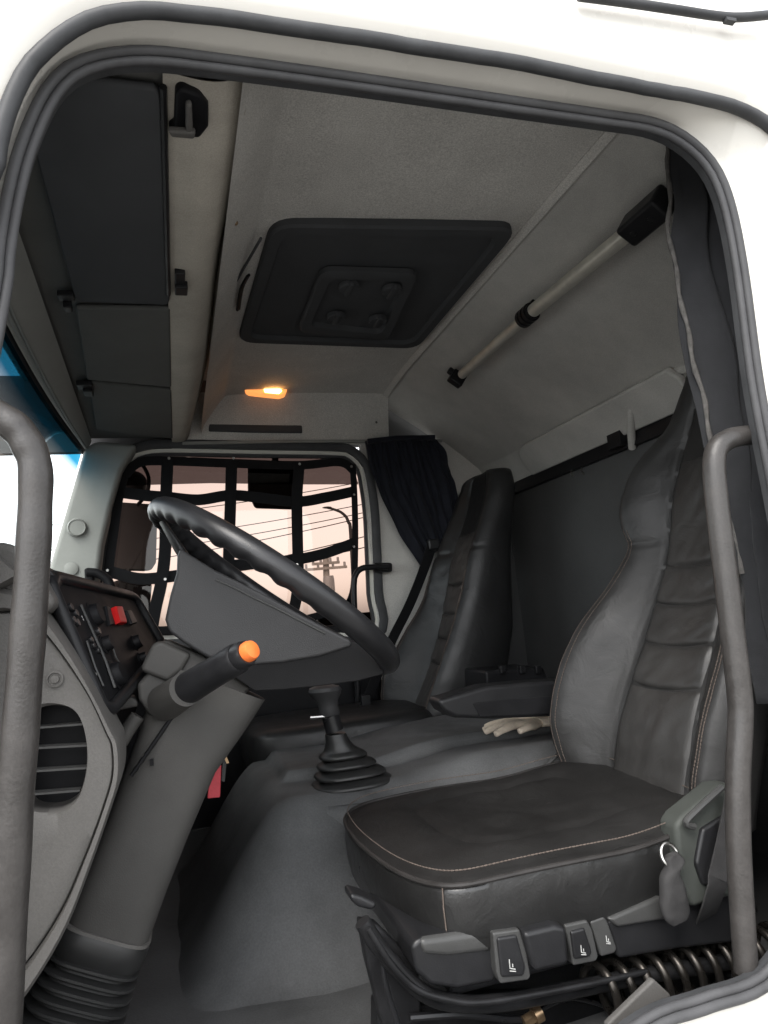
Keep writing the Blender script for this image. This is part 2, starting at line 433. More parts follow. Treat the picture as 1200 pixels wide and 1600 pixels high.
obj('body_shell', (sv, sf), 'white_paint', cab, angle=60)
# rain channel above the door
ch = spline([P(x, y, Y=-0.075) for x, y in [(905, -6), (980, 4), (1060, 16), (1120, 25), (1160, 27), (1215, 22)]], 6)
obj('rain_channel', tube(ch, 0.0075, 10), 'rubber', cab)
obj('rain_clip', box(P(1140, 33, Y=-0.078), (0.02, 0.01, 0.006)), 'rubber', cab)

# roof and ceiling lining --------------------------------------------------
ZC = 0.94
def ceil_sec(y):
    t = min(1, max(0, (y - 1.55) / 0.37))
    return t * t * 0.03
sec = [(0.135, 0.79), (0.15, 0.83), (0.185, 0.88), (0.225, 0.925), (0.27, 0.94), (0.5, 0.945), (0.75, 0.945), (0.90, 0.942), (0.925, 0.935)]
secs = spline([V(x, 0, z) for x, z in sec], 4)
ys = [0.02, 0.1, 0.4, 0.8, 1.2, 1.5, 1.7, 1.8, 1.86, 1.90]
vv = [V(p.x, y, p.z - ceil_sec(y)) for y in ys for p in secs]
ns = len(secs)
obj('ceiling_lining', (vv, [(j * ns + i, j * ns + i + 1, (j + 1) * ns + i + 1, (j + 1) * ns + i) for j in range(len(ys) - 1) for i in range(ns - 1)]), 'headliner', cab, angle=60)
obj('roof_panel', box((0.52, 1.06, 1.04), (2.1, 2.04, 0.03)), 'white_paint', cab, bevel=0.012)
obj('outer_side', box((1.36, 0.008, 0.155), (0.34, 0.012, 1.79)), 'white_paint', cab)
obj('header_lining', prism([V(-0.3, 0.035, 0.83), V(1.4, 0.035, 0.84), V(1.4, 0.035, 1.02), V(-0.3, 0.035, 1.02)], (0, 0.02, 0)), 'headliner_dark', cab)
# seam strip along the back of the ceiling
obj('ceiling_seam', ribbon([V(0.915, y, 0.936 - ceil_sec(y)) for y in (0.04, 0.6, 1.2, 1.6, 1.8, 1.88)], 0.022, 0.006, (1, 0, -0.5)), 'headliner', cab)

# rear wall: slopes back from the ceiling, then stands upright
def rear_pts(y):
    return [V(0.925, y, 0.94), V(0.95, y, 0.925), V(1.10, y, 0.83), V(1.25, y, 0.72), V(1.37, y, 0.62), V(1.40, y, 0.59), V(1.46, y, 0.49)]
yr = [0.02, 0.3, 0.6, 0.9, 1.2, 1.5, 1.75, 1.83, 1.88, 1.90, 1.97]
rp = [spline(rear_pts(y), 4) for y in yr]
for j, y in enumerate(yr):
    c = max(0, (min(y, 1.9) - 1.72) / 0.18)
    for p in rp[j]:
        p.x -= 0.05 * c * c; p.z -= 0.01 * c * c
nr = len(rp[0])
rear = obj('rear_wall_lining', ([p for r in rp for p in r], [(j * nr + i, j * nr + i + 1, (j + 1) * nr + i + 1, (j + 1) * nr + i) for j in range(len(yr) - 1) for i in range(nr - 1)]), 'rear_lining', cab, angle=60)
# pressed panels standing a little proud above the black band
def on_rear(y, s):     # s: 0 at the ceiling .. 1 at the band
    p = rear_pts(y); n = len(p) - 1; k = min(int(s * n), n - 1)
    return p[k].lerp(p[k + 1], s * n - k)
for (ya, yb) in ((0.28, 0.58), (0.66, 1.62)):
    pts = [P0 for P0 in [V(1.375, ya + 0.02, 0.608), V(1.375, yb - 0.07, 0.608), V(1.385, yb - 0.02, 0.592), V(1.405, yb, 0.565), V(1.448, yb, 0.50), V(1.448, ya, 0.50), V(1.40, ya, 0.575)]]
    obj('pressed_panel', prism([p + V(-0.016, 0, -0.012) for p in pts], V(0.02, 0, 0.014)), 'rear_lining', rear, bevel=0.008)
obj('black_band', box((1.452, 0.95, 0.474), (0.02, 1.9, 0.05)), 'black_plastic', rear, bevel=0.004)
for x, y in ((893, 735), (909, 731)):
    obj('band_hook', tube([P(x, y, X=1.436), P(x, y + 6, X=1.43), P(x + 3, y + 9, X=1.43)], 0.003, 8), 'steel', rear)
bh = P(965, 688, X=1.43)
obj('band_bracket', join(box(bh, (0.03, 0.07, 0.05)), tube([bh + V(0, 0.03, 0.0), bh + V(-0.005, 0.03, 0.055)], 0.008, 8)), 'black_plastic', rear)
obj('rear_panel', prism([V(1.46, 0.0, 0.50), V(1.46, 1.95, 0.50), V(1.47, 1.95, -0.74), V(1.47, 0.0, -0.74)], (0.03, 0, 0)), 'rear_fabric', cab)

# rounded rib crossing the rear wall behind the driver's headrest
# passenger side wall (Y = 1.9) round the door aperture
WY = 1.90
up_bot = [P(290, 692, Y=1.93), P(450, 690, Y=1.93), P(690, 690, Y=1.93)]
def upper_side(u, v):
    # from under the ceiling curve down to the joint above the window
    x = 0.02 + u * (0.93 - 0.02)
    y = 1.86 + 0.07 * (v ** 0.6); z = 0.925 - v * 0.21
    if u > 0.9: y -= 0.0
    return (x, y, z)
upper = obj('upper_side_lining', grid(upper_side, 12, 8), 'headliner', cab, angle=60)
jz = P(450, 690, Y=1.93).z
obj('joint_strip', ribbon([P(285, 693, Y=1.915), P(450, 690, Y=1.915), P(690, 689, Y=1.915)], 0.012, 0.012, (0, 0, 1)), 'trim_light', upper)
sl = spline([P(326, 668, Y=1.915), P(400, 670, Y=1.915), P(472, 671, Y=1.915)], 4)
obj('air_slot', ribbon(sl, 0.034, 0.012, (0, 0, 1)), 'visor_dark', upper, bevel=0.005)
obj('push_clip', disc(P(588, 660, Y=1.91), (0, -1, 0), 0.005, 0.004, 12), 'dash_grey', upper)
# pillar behind the passenger door
pil = [V(0.80, 1.93, 0.72), V(1.49, 1.93, 0.72), V(1.49, 1.93, 0.45), V(1.12, 1.93, 0.45), V(1.10, 1.93, -0.74), V(0.81, 1.93, -0.74)]
obj('rear_corner_lining', prism([V(1.12, 1.925, 0.45), V(1.49, 1.925, 0.45), V(1.49, 1.925, -0.74), V(1.10, 1.925, -0.74)], (0, 0.03, 0)), 'rear_fabric', cab)
obj('rear_quarter_lining', prism(pil, (0, 0.03, 0)), 'headliner', cab)
obj('near_quarter_lining', prism([V(1.07, 0.03, 1.0), V(1.50, 0.03, 1.0), V(1.50, 0.03, -0.74), V(1.07, 0.03, -0.74)], (0, -0.03, 0)), 'headliner_dark', cab)
# outer side beyond the passenger door (keeps the cab closed)
obj('side_header', box((0.3, 2.02, 0.885), (2.1, 0.04, 0.31)), 'headliner_dark', cab)
obj('side_below', box((0.3, 2.05, -0.40), (2.1, 0.05, 0.80)), 'dash_black', cab)  # black colour puts the far footwell's shade into this wall

# passenger door with its window ------------------------------------------
DY = 1.95
win_px = [(156, 905), (163, 860), (175, 797), (184, 765), (194, 742), (207, 722), (224, 713), (262, 709), (400, 711), (525, 713), (545, 718), (557, 730), (563, 745), (571, 800), (574, 860), (577, 930), (579, 985), (480, 985), (330, 990), (210, 992), (165, 985), (153, 945)]
win = [P(x, y, Y=DY) for x, y in win_px]
wpath = resample(spline(win, 4, True), 120, True)
wn_ = ring_normals(wpath)
door = obj('passenger_door', sweep_loop(wpath, wn_, [(0.003, -0.012), (0.017, -0.014), (0.019, 0.02), (0.003, 0.02)]), 'cream_frame', cab)
obj('door_seal', sweep_loop(wpath, wn_, [(0.017, -0.03), (0.028, -0.036), (0.05, -0.034), (0.056, -0.02), (0.056, 0.03), (0.017, 0.03)]), 'rubber', door)
obj('inner_gasket', sweep_loop(wpath, wn_, [(0.003, -0.004), (-0.010, -0.002), (-0.010, 0.012), (0.003, 0.014)]), 'rubber', door)
pane = obj('window_pane', (wpath[:], [tuple(range(120))]), 'bronze_glass', door, smooth=False)
for v in pane.data.vertices: v.co.y += 0.012
film = [P(x, y, Y=DY + 0.006) for x, y in [(192, 745), (200, 728), (222, 715), (400, 713), (530, 716), (553, 730), (560, 757), (460, 757), (330, 755), (186, 759)]]
obj('tint_film', (film, [tuple(range(len(film)))]), 'brown_film', door, smooth=False)
obj('lower_panel', prism([V(-0.28, 1.94, -0.04), V(0.79, 1.94, -0.04), V(0.79, 1.94, -0.74), V(-0.28, 1.94, -0.74)], (0, 0.06, 0)), 'dash_black', door, bevel=0.01)  # blackened to paint the shade of the footwell on the door
lb = spline([P(x, y, Y=1.88) for x, y in [(560, 890), (568, 884), (590, 882), (610, 882)]], 4)
# passenger A pillar
ap = [P(x, y, Y=1.86) for x, y in [(131, 700), (150, 688), (215, 694), (190, 735), (174, 790), (160, 850), (150, 930), (60, 940)]]
pillar = obj('pillar_trim', prism(ap, (0, 0.12, 0)), 'trim_light', cab, bevel=0.02, seg=4)
obj('speaker_grille', disc(P(120, 825, Y=1.855), (0.12, -1, 0.05), 0.02, 0.012, 28, rings=[(0.034, 0), (0.034, 0.010), (0.029, 0.015), (0.027, 0.012), (0.0, 0.013)]), 'trim_light', pillar, angle=50)
obj('screw_cap', disc(P(111, 889, Y=1.855), (0.12, -1, 0.05), 0.024, 0.006, 28), 'trim_light', pillar, angle=50)

# windscreen, its frame and the overhead front panels
def ws(y, z):        # windscreen surface: leans and bows forward in the middle
    return V(-0.298 - (0.706 - z) * 0.285 - 0.035 * (1 - ((y - 0.95) / 0.95) ** 2), y, z)
scr = obj('windscreen', grid(lambda u, v: ws(0.06 + u * 1.80, -0.1 + v * 0.80), 24, 10), 'windscreen_glass', cab)
def top_trim(u, v):
    y = 0.02 + u * 1.86
    a = ws(y, 0.715); b = V(-0.245 - 0.025 * u, y, SHZ(y, 0.0))
    p = a.lerp(b, v); p.z -= 0.012 * math.sin(v * math.pi); return p
obj('windscreen_header', grid(top_trim, 20, 8), 'trim_grey', cab, angle=60)
for k, off in enumerate((0.16, 0.27)):
    obj('header_bead', tube([Vector(top_trim(u / 20, off)) + V(0, 0, -0.001) for u in range(21)], 0.0045, 8), 'trim_light', cab)
obj('front_blanking', grid(lambda u, v: ws(0.0 + u * 1.95, 0.70 + 0.33 * v) + V(-0.012, 0, 0), 12, 4), 'visor_dark', cab)
obj('cowl', box((-0.75, 0.95, -0.36), (0.3, 2.0, 0.75)), 'dash_black', cab)
# overhead shelf floor that carries the visors
shelf = obj('overhead_shelf', prism([V(-0.26, 0.03, SHZ(0.03, 0.014)), V(0.03, 0.03, SHZ(0.03, 0.014)), V(0.03, 1.90, SHZ(1.9, 0.014)), V(-0.28, 1.90, SHZ(1.9, 0.014))], (0, 0, 0.02)), 'visor_grey', cab, bevel=0.004)
# cream front lip of the shelf: wide by the door, narrow at the far side
lip_r = spline([PS(x, y, 0.085) for x, y in [(404, 100), (396, 150), (372, 260), (352, 345), (340, 410), (332, 480), (322, 555), (305, 630), (294, 676)]], 5)
lip_r = [V(lip_r[0].x, 0.045, lip_r[0].z), V(lip_r[0].x, 0.07, lip_r[0].z)] + [p for p in lip_r if p.y > 0.08]
lip_r = resample(lip_r, 40)
lip_rows = []
for i, p in enumerate(lip_r):
    a = V(0.022, p.y, SHZ(p.y, 0.0)); b = p
    row = []
    for t in range(13):
        s = t / 12
        q = a.lerp(b, s); bul = math.sin(s * math.pi) * (0.022 + 0.02 * (b.x - a.x) / 0.15)
        row.append(q + V(bul * 0.6, 0, -bul))
    row += [b + V(0.004, 0, 0.012), b + V(-0.012, 0, 0.02), b + V(-0.03, 0, 0.01)]
    lip_rows.append(row)
nl = len(lip_rows[0])
lip = obj('shelf_lip', ([p for r in lip_rows for p in r], [(j * nl + i, j * nl + i + 1, (j + 1) * nl + i + 1, (j + 1) * nl + i) for j in range(39) for i in range(nl - 1)]), 'headliner_cream', cab, angle=70)
obj('lip_edge', tube([r[12] + V(0.006, 0, 0.003) for r in lip_rows], 0.003, 8), 'headliner_cream', lip)
obj('shelf_slot', ribbon(spline([P(360, 320, Z=0.86), P(357, 350, Z=0.86), P(350, 408, Z=0.86)], 4), 0.012, 0.006, (1, 0, 0.6)), 'dash_black', cab)
obj('glint_bead', sph(P(368, 348, Z=0.86), 0.006), 'brass', cab)  # small brass ball painting the orange glint in the gap
obj('shelf_slot', ribbon(spline([P(388, 430, Z=0.90), P(377, 452, Z=0.90), P(372, 484, Z=0.90)], 4), 0.012, 0.006, (1, 0, 0.8)), 'dash_black', cab)
obj('shelf_seam', tube([P(x, y, Z=0.905) for x, y in ((408, 372), (385, 412), (360, 455), (344, 478))], 0.0035, 6), 'visor_dark', cab)

# floor -------------------------------------------------------------------
def floor_h(x, y):
    z = -0.74 + 0.006 * noise.noise(Vector((x * 6, y * 6, 0)))
    z += 0.03 * max(0, 1 - max(0, (x + 0.05)) / 0.2) * 0   # flat
    # footwell slope at the front
    if x < 0.0: z += (0.0 - x) * 0.25
    return z
floor = obj('floor_mat', grid(lambda u, v: (-0.6 + u * 2.08, 0.02 + v * 1.92, floor_h(-0.6 + u * 2.08, 0.02 + v * 1.92)), 80, 60), 'floor_mat', cab)
obj('floor_pan', box((0.43, 0.97, -0.82), (2.1, 1.95, 0.08)), 'black_steel', cab)
obj('sill_step', box((0.32, 0.045, -0.71), (1.3, 0.05, 0.16)), 'grey_rubber', cab, bevel=0.01)

def sm(a, b, x):
    t = min(1, max(0, (x - a) / (b - a))); return t * t * (3 - 2 * t)
def tun_h(x, y):
    near = sm(0.58, 0.88, y) ** 1.15                                   # near flank
    far = sm(1.62, 1.42, y)
    front = sm(-0.07, 0.24, x) ** 1.3
    h = 0.325 * (near ** 0.8) * far * (front ** 0.75)
    cover = sm(1.00, 1.02, y - 0.06 * (0.5 - min(x, 0.5))) * sm(0.24, 0.27, x) * sm(1.42, 1.38, y)
    h += 0.026 * cover * sm(0.15, 0.3, h)
    h -= 0.010 * math.exp(-((y - 0.99) / 0.012) ** 2) * sm(0.3, 0.35, x) * sm(0.2, 0.3, h) * 0.5
    h += 0.03 * sm(0.45, 0.75, x) * near * far
    return -0.748 + h + 0.005 * noise.noise(Vector((x * 6, y * 6, 3))) + 0.002 * noise.noise(Vector((x * 20, y * 20, 3)))
tunnel = obj('engine_tunnel', grid(lambda u, v: (-0.25 + u * 1.55, 0.56 + v * 1.09, tun_h(-0.25 + u * 1.55, 0.56 + v * 1.09)), 160, 170), 'floor_mat', cab, angle=70)

# ------------------------------------------------------------------ sun visors
def visor(px_quad, z, name, label, m):
    q = [PS(x, y, z) if x else V(x, 0, 0) for x, y in px_quad]
    if not px_quad[0][0]:
        q[0] = V(q[3].x + 0.004, 0.075, SHZ(0.075, z)); q[1] = V(q[2].x - 0.006, 0.075, SHZ(0.075, z)); q = rquad(q, 0.06, 4)
    c = sum(q, Vector()) / len(q)
    t = thing(name, label, 'sun visor', c + V(0, 0, 0.01), 'sun visors under the overhead shelf')
    obj('panel', prism(q, (0, 0, 0.014)), m, t, bevel=0.006)
    return t, q
v1, q1 = visor([(0, 0), (0, 0), (266, 478), (118, 472)], -0.007, 'sun_visor', 'dark charcoal driver sun visor nearest the open door', 'visor_dark')
q = q1
obj('hinge_rod', tube([V(0.022, 0.07, SHZ(0.07, -0.006)), V(0.022, 0.70, SHZ(0.70, -0.006))], 0.006, 8), 'black_plastic', v1)
obj('clip', join(box(PS(103, 462, -0.005), (0.035, 0.03, 0.014)), box(PS(106, 478, -0.012), (0.018, 0.03, 0.02))), 'black_plastic', v1, bevel=0.003)
obj('clip', join(box(PS(281, 430, -0.005), (0.022, 0.05, 0.02)), box(PS(283, 450, -0.012), (0.028, 0.04, 0.02))), 'black_plastic', v1, bevel=0.003)
v2, q = visor([(118, 482), (266, 484), (268, 606), (136, 594)], -0.004, 'sun_visor', 'dark grey middle visor panel between the driver and far panels', 'visor_grey')
obj('clip', join(box(PS(133, 602, -0.005), (0.045, 0.05, 0.016)), box(PS(138, 611, -0.012), (0.025, 0.05, 0.02))), 'black_plastic', v2, bevel=0.003)
v3, q = visor([(138, 598), (268, 611), (270, 686), (150, 672)], -0.004, 'sun_visor', 'far passenger sun visor beside the netted window', 'visor_grey')

# grab handle moulding over the driver's visor
hm = PS(297, 180, -0.02)
t = thing('ceiling_hand_grip', 'small dark moulded hand grip set in the cream lip above the driver visor', 'hand grip', hm)
obj('base', prism([PS(x, y, -0.02) for x, y in [(274, 146), (284, 140), (312, 150), (326, 168), (326, 200), (312, 218), (270, 212), (262, 205), (272, 198)]], (0, 0, 0.02)), 'dash_black', t, bevel=0.006)
obj('finger_pull', prism([PS(x, y, -0.032) for x, y in [(290, 165), (300, 165), (302, 212), (290, 212)]], (0, 0, 0.012)), 'dash_grey', t, bevel=0.004)
obj('lip', prism([PS(x, y, -0.034) for x, y in [(262, 206), (306, 208), (304, 219), (268, 216)]], (0, 0, 0.012)), 'dash_grey', t, bevel=0.004)

# ------------------------------------------------------------------ roof hatch
hz = 0.932
hq = [P(x, y, Z=hz) for x, y in [(424, 346), (812, 352), (652, 541), (371, 531)]]
hc = sum(hq, Vector()) / 4
t = thing('roof_hatch', 'large dark roof hatch panel in the ceiling with a recessed latch plate', 'roof hatch', hc)
def inset(q, k, dz): 
    c = sum(q, Vector()) / len(q); return [c + (p - c) * k + V(0, 0, dz) for p in q]
R0 = rquad(hq, 0.09)
obj('hatch_frame', loft([inset(R0, 1.0, 0.012), inset(R0, 1.0, -0.006), inset(R0, 0.985, -0.012), inset(R0, 0.90, -0.012), inset(R0, 0.885, -0.004), inset(R0, 0.88, 0.01)], caps=False), 'visor_dark', t, angle=30)
obj('hatch_panel', prism(inset(R0, 0.885, 0.002), (0, 0, 0.008)), 'visor_dark', t)
lq = [P(x, y, Z=hz - 0.004) for x, y in [(502, 415), (655, 420), (606, 527), (464, 512)]]
R1 = rquad(lq, 0.12)
lp = obj('latch_plate', loft([inset(R1, 1.0, 0.0), inset(R1, 1.0, -0.014), inset(R1, 0.96, -0.018), inset(R1, 0.78, -0.014), inset(R1, 0.74, 0.0), inset(R1, 0.01, 0.0)], caps=False), 'visor_dark', t, angle=30)
for x, y in ((545, 445), (612, 450), (525, 492), (590, 497)):
    c = P(x, y, Z=hz - 0.012)
    obj('latch_knob', disc(c, (0, 0, -1), 0.03, 0.014, 20), 'visor_dark', lp, angle=40)
    obj('latch_lever', box(c + V(0, 0, -0.012), (0.016, 0.07, 0.016)), 'visor_dark', lp, bevel=0.004)

# ------------------------------------------------------------------ telescopic rail on the rear wall
def wallpt(px, py, off):    # a point on the sloping rear wall
    n = Vector((0.58, 0, 0.43)).normalized()          # outward; -n into the cab
    # plane through (0.94, 0.90) and (1.255, 0.49)
    a = V(0.95, 0, 0.925); nn = Vector((0.305, 0, 0.42)).normalized()
    v = CM @ Vector(((px - 600) / FPX, -(py - 800) / FPX, -1.0))
    tt = ((a - nn * off) - EYE).dot(nn) / v.dot(nn)
    return EYE + v * tt, nn
rib = spline([wallpt(x, y, 0.004)[0] for x, y in [(1085, 574), (1040, 586), (1010, 600), (993, 618)]] + [P(986, 650, X=1.405), P(988, 700, X=1.45)], 6)
obj('wall_rib', tube(rib, 0.013, 10), 'rear_lining', rear)
A, nn = wallpt(1010, 340, 0.045); B, _ = wallpt(712, 595, 0.045); C, _ = wallpt(824, 493, 0.045); A2, _ = wallpt(950, 388, 0.045); B2, _ = wallpt(722, 585, 0.045)
t = thing('luggage_rail', 'pale metal telescopic rail with black end brackets across the rear wall', 'rail', C + nn * 0.03)
obj('thick_tube', tube([A, C], 0.0195, 18), 'aluminium', t)
obj('thin_tube', tube([C, B2], 0.0165, 18), 'aluminium', t)
ax = (A - B).normalized(); sd_ = ax.cross(nn).normalized()
Rb = Matrix((ax, sd_, nn)).transposed()
ea = obj('end_bracket', join(box(A + nn * 0.004, (0.13, 0.06, 0.062), Rb)), 'black_plastic', t, bevel=0.01)
for k in (-1, 1): obj('screw', disc(A - nn * 0.026 + ax * 0.03 * k, -nn, 0.007, 0.004, 10), 'gloss_black', ea)
obj('end_bracket', join(box(B + nn * 0.01, (0.035, 0.055, 0.05), Rb), box(B + nn * 0.02 + sd_ * 0.03, (0.02, 0.03, 0.025), Rb)), 'black_plastic', t, bevel=0.006)
cl = obj('clamp', tube([C - ax * 0.03, C + ax * 0.035], 0.023, 20), 'black_plastic', t)
for k in range(3): obj('clamp_rib', tube([C + ax * (-0.026 + k * 0.02), C + ax * (-0.014 + k * 0.02)], 0.028, 20), 'black_plastic', cl)
obj('clamp_foot', box(C + nn * 0.025, (0.04, 0.03, 0.04), Rb), 'black_plastic', t, bevel=0.004)

# ------------------------------------------------------------------ dome lamp (lit)
lc = P(418, 610, Y=1.868)
t = thing('dome_lamp', 'lit amber dome lamp high above the netted window', 'lamp', lc)
lens = [P(x, y, Y=1.825) for x, y in [(376, 606), (384, 603), (440, 604), (449, 608), (447, 615), (438, 618), (390, 613)]]
obj('lens', prism(lens, (0, 0.05, 0.0)), 'lamp_lens', t, bevel=0.004)
bulb = [P(x, y, Y=1.822) for x, y in [(412, 606), (436, 606), (441, 610), (436, 615), (414, 613)]]
obj('bulb', prism(bulb, (0, 0.02, 0)), 'lamp_glow', t, bevel=0.003)

# ------------------------------------------------------------------ window net on the passenger window
NY = 1.915
t = thing('window_net', 'black webbing safety net stretched across the passenger window', 'window net', P(362, 960, Y=NY))
def strap(pts, w, y=NY, wd=None):
    pp = spline([P(a, b, Y=y) for a, b in pts], 6)
    ww = wd or ((1, 0, 0) if abs(pp[-1].z - pp[0].z) > abs(pp[-1].x - pp[0].x) else (0, 0, 1))
    return obj('strap', ribbon(pp, w, 0.004, ww), 'webbing', t, angle=30)
strap([(196, 742), (215, 724), (250, 720), (362, 724), (467, 727), (530, 722), (552, 735)], 0.036)
strap([(196, 735), (186, 775), (178, 830), (170, 890), (164, 960)], 0.034)
strap([(551, 725), (554, 780), (555, 850), (552, 920), (540, 950)], 0.026)
strap([(262, 716), (259, 790), (258, 860), (252, 910), (243, 950), (236, 990)], 0.045, NY - 0.006)
strap([(362, 718), (360, 790), (358, 850), (357, 900), (356, 970)], 0.045, NY - 0.006)
strap([(468, 722), (464, 780), (465, 850), (466, 900), (462, 940), (452, 975)], 0.045, NY - 0.006)
strap([(180, 768), (225, 774), (262, 777), (310, 781), (360, 774), (410, 778), (464, 784), (510, 777), (552, 768)], 0.044)
strap([(172, 893), (215, 904), (256, 902), (310, 894), (358, 884), (410, 880), (465, 874), (510, 864), (554, 848)], 0.044)
strap([(165, 975), (236, 985), (356, 978), (452, 972), (520, 955), (548, 940)], 0.03)
for x, y in ((264, 716), (365, 716), (468, 725), (549, 729), (553, 773), (553, 854), (464, 882), (168, 891), (258, 905), (357, 886)):
    obj('rivet', disc(P(x, y, Y=NY - 0.009), (0, -1, 0), 0.0055, 0.003, 10), 'steel', t)

# ------------------------------------------------------------------ outside mirrors on the passenger side
t = thing('side_mirror', 'tall dark side mirror outside the front edge of the netted window', 'side mirror', P(205, 900, Y=2.27), 'mirrors outside the passenger window')
mh = [P(x, y, Y=2.25) for x, y in [(176, 790), (190, 783), (240, 786), (248, 797), (246, 880), (238, 893), (180, 892), (170, 882)]]
obj('housing', prism(mh, (-0.1, 0.10, 0), 0.85), 'mirror_housing', t, bevel=0.015)
obj('mirror_glass', prism(inset(mh, 0.94, 0), (0, -0.004, 0)), 'reflection_grey', t, smooth=False)  # reflection put in as flat grey; this face mirrors nothing
obj('mirror_housing', prism([P(x, y, Y=2.25) for x, y in [(182, 905), (236, 905), (240, 915), (236, 965), (184, 965)]], (-0.08, 0.09, 0), 0.85), 'mirror_housing', t, bevel=0.015)
obj('arm', tube(spline([P(x, y, Y=2.2) for x, y in [(205, 893), (200, 899), (204, 906)]], 4), 0.02, 10), 'mirror_housing', t)
t = thing('side_mirror', 'small round wide-angle mirror outside the upper front corner of the netted window', 'side mirror', P(215, 790, Y=2.22), 'mirrors outside the passenger window')
c = P(208, 757, Y=2.25)
obj('housing', sph(c, 0.06, 14, (1.0, 0.8, 1.0)), 'mirror_housing', t)
obj('arm', tube(spline([P(x, y, Y=2.22) for x, y in [(214, 790), (230, 770), (232, 745), (222, 725)]], 5), 0.008, 8), 'mirror_housing', t)
t = thing('kerb_mirror', 'black kerb mirror hanging outside the top of the netted window', 'side mirror', P(428, 725, Y=2.15))
km = [P(x, y, Y=2.14) for x, y in [(387, 722), (466, 722), (470, 740), (469, 790), (460, 797), (398, 795), (387, 770)]]
obj('housing', prism(km, (0, 0.10, 0.02), 0.9), 'mirror_housing', t, bevel=0.012)
obj('bracket', tube([P(430, 735, Y=2.18), P(430, 700, Y=2.10)], 0.015, 8), 'mirror_housing', t)
# tinted visor outside, above the windscreen
t = thing('external_visor', 'dark smoked sun visor fixed outside above the windscreen', 'visor', V(-0.6, 0.9, 0.72))
obj('blade', grid(lambda u, v: ws(-0.05 + u * 1.74, 0.73 - v * (0.135 - 0.02 * u) * (1 - max(0, (u - 0.93) / 0.07) ** 2 * 0.7)) + V(-0.03 - v * 0.06, 0, 0), 30, 6), 'smoked_acrylic', t)

# ------------------------------------------------------------------ street things seen through the passenger window
py_ = 26.0
base = P(512, 1000, Y=py_); base.z = -2.0
top = P(509, 872, Y=py_)
t = thing('utility_pole', 'concrete utility pole with crossarms seen through the lower pane of the window', 'utility pole', base)
obj('pole', tube([base, top], lambda s: 0.17 - 0.05 * s, 12), 'concrete', t)
for k, (dy, hw) in enumerate(((8, 0.55), (16, 0.85))):
    c = P(509, 872 + dy, Y=py_ - 0.15)
    arm = obj('crossarm', box(c, (hw * 2, 0.1, 0.1)), 'concrete', t)
    for s in (-0.9, -0.35, 0.35, 0.9): obj('insulator', disc(c + V(hw * s, 0, 0.05), (0, 0, 1), 0.05, 0.16, 8), 'galvanised', arm)
obj('transformer', disc(P(514, 912, Y=py_ - 0.3) + V(0, 0, -0.3), (0, 0, 1), 0.22, 0.6, 14), 'galvanised', t)
ly = 14.0
base = P(552, 1000, Y=ly); base.z = -2.0
t = thing('street_lamp', 'curved arm street lamp seen through the right column of window panes', 'street lamp', base)
path = spline([base] + [P(x, y, Y=ly) for x, y in [(549, 850), (544, 815), (535, 802), (522, 796), (510, 793)]], 6)
obj('pole', tube(path, lambda s: 0.045 - 0.02 * s, 8), 'wire_black', t)
obj('lamp_head', sph(P(511, 793, Y=ly), 0.06, 10, (1.8, 0.8, 0.4)), 'wire_black', t)
wires = [((250, 838), (580, 783)), ((250, 855), (580, 796)), ((250, 870), (580, 803)), ((250, 905), (580, 833)), ((250, 800), (580, 748)), ((330, 895), (580, 850))]
wl_ = ['topmost overhead power line crossing the window', 'second overhead power line from the top', 'third overhead power line from the top', 'fifth overhead power line from the top, beneath the close pair', 'sagging overhead cable high behind the street lamp', 'lowest overhead power line reaching the utility pole']
order = [4, 0, 1, 2, 3, 5]
nm = ['topmost overhead power line crossing the window sky', 'second power line from the top crossing the window sky', 'third power line from the top crossing the window sky', 'fourth power line from the top crossing the window sky', 'fifth power line from the top crossing the window sky', 'lowest power line crossing the window sky near the pole']
for k, i in enumerate(order):
    (a, b), (c_, d_) = wires[i]
    p0 = P(a, b, Y=27 - k); p1 = P(c_, d_, Y=25 - k)
    dlt = p1 - p0; p0 = p0 - dlt * 0.6; p1 = p1 + dlt * 0.6
    o = obj('power_line', tube([p0.lerp(p1, s / 16) - V(0, 0, 0.35 * (1 - (2 * s / 16 - 1) ** 2)) + V(0, 0, 0.22) for s in range(17)], 0.016, 6), 'wire_black')
    tag(o, nm[k], 'power line', 'overhead power lines behind the window')

# ------------------------------------------------------------------ curtains
def curtain_far(u, v):
    top = P(570, 690, Y=1.88).lerp(P(682, 688, Y=1.80), u)
    mid_l = P(576, 775, Y=1.87); mid_r = P(716, 752, Y=1.78)
    low_l = P(656, 884, Y=1.86); low_r = P(718, 830, Y=1.80)
    mid = mid_l.lerp(mid_r, u); low = low_l.lerp(low_r, u)
    a = top.lerp(mid, v); b = mid.lerp(low, v)
    p = a.lerp(b, v)
    f = math.sin(u * 7 * 2 * math.pi + 3 * v + 0.8 * noise.noise(Vector((u * 6, v * 3, 1)))) * (0.014 - 0.004 * v)
    f += 0.035 * noise.noise(Vector((u * 3, v * 4, 5)))
    return p + V(0.2 * f, -abs(f) - 0.004, 0)
t = thing('window_curtain', 'bunched navy curtain tied back beside the passenger window', 'curtain', P(640, 690, Y=1.86))
obj('cloth', grid(curtain_far, 90, 40), 'curtain_navy', t, solid=0.003, angle=180)
obj('heading_tape', ribbon([P(574, 690, Y=1.845), P(620, 685, Y=1.83), P(680, 684, Y=1.775)], 0.02, 0.022, (0, 0, 1)), 'curtain_navy', t)

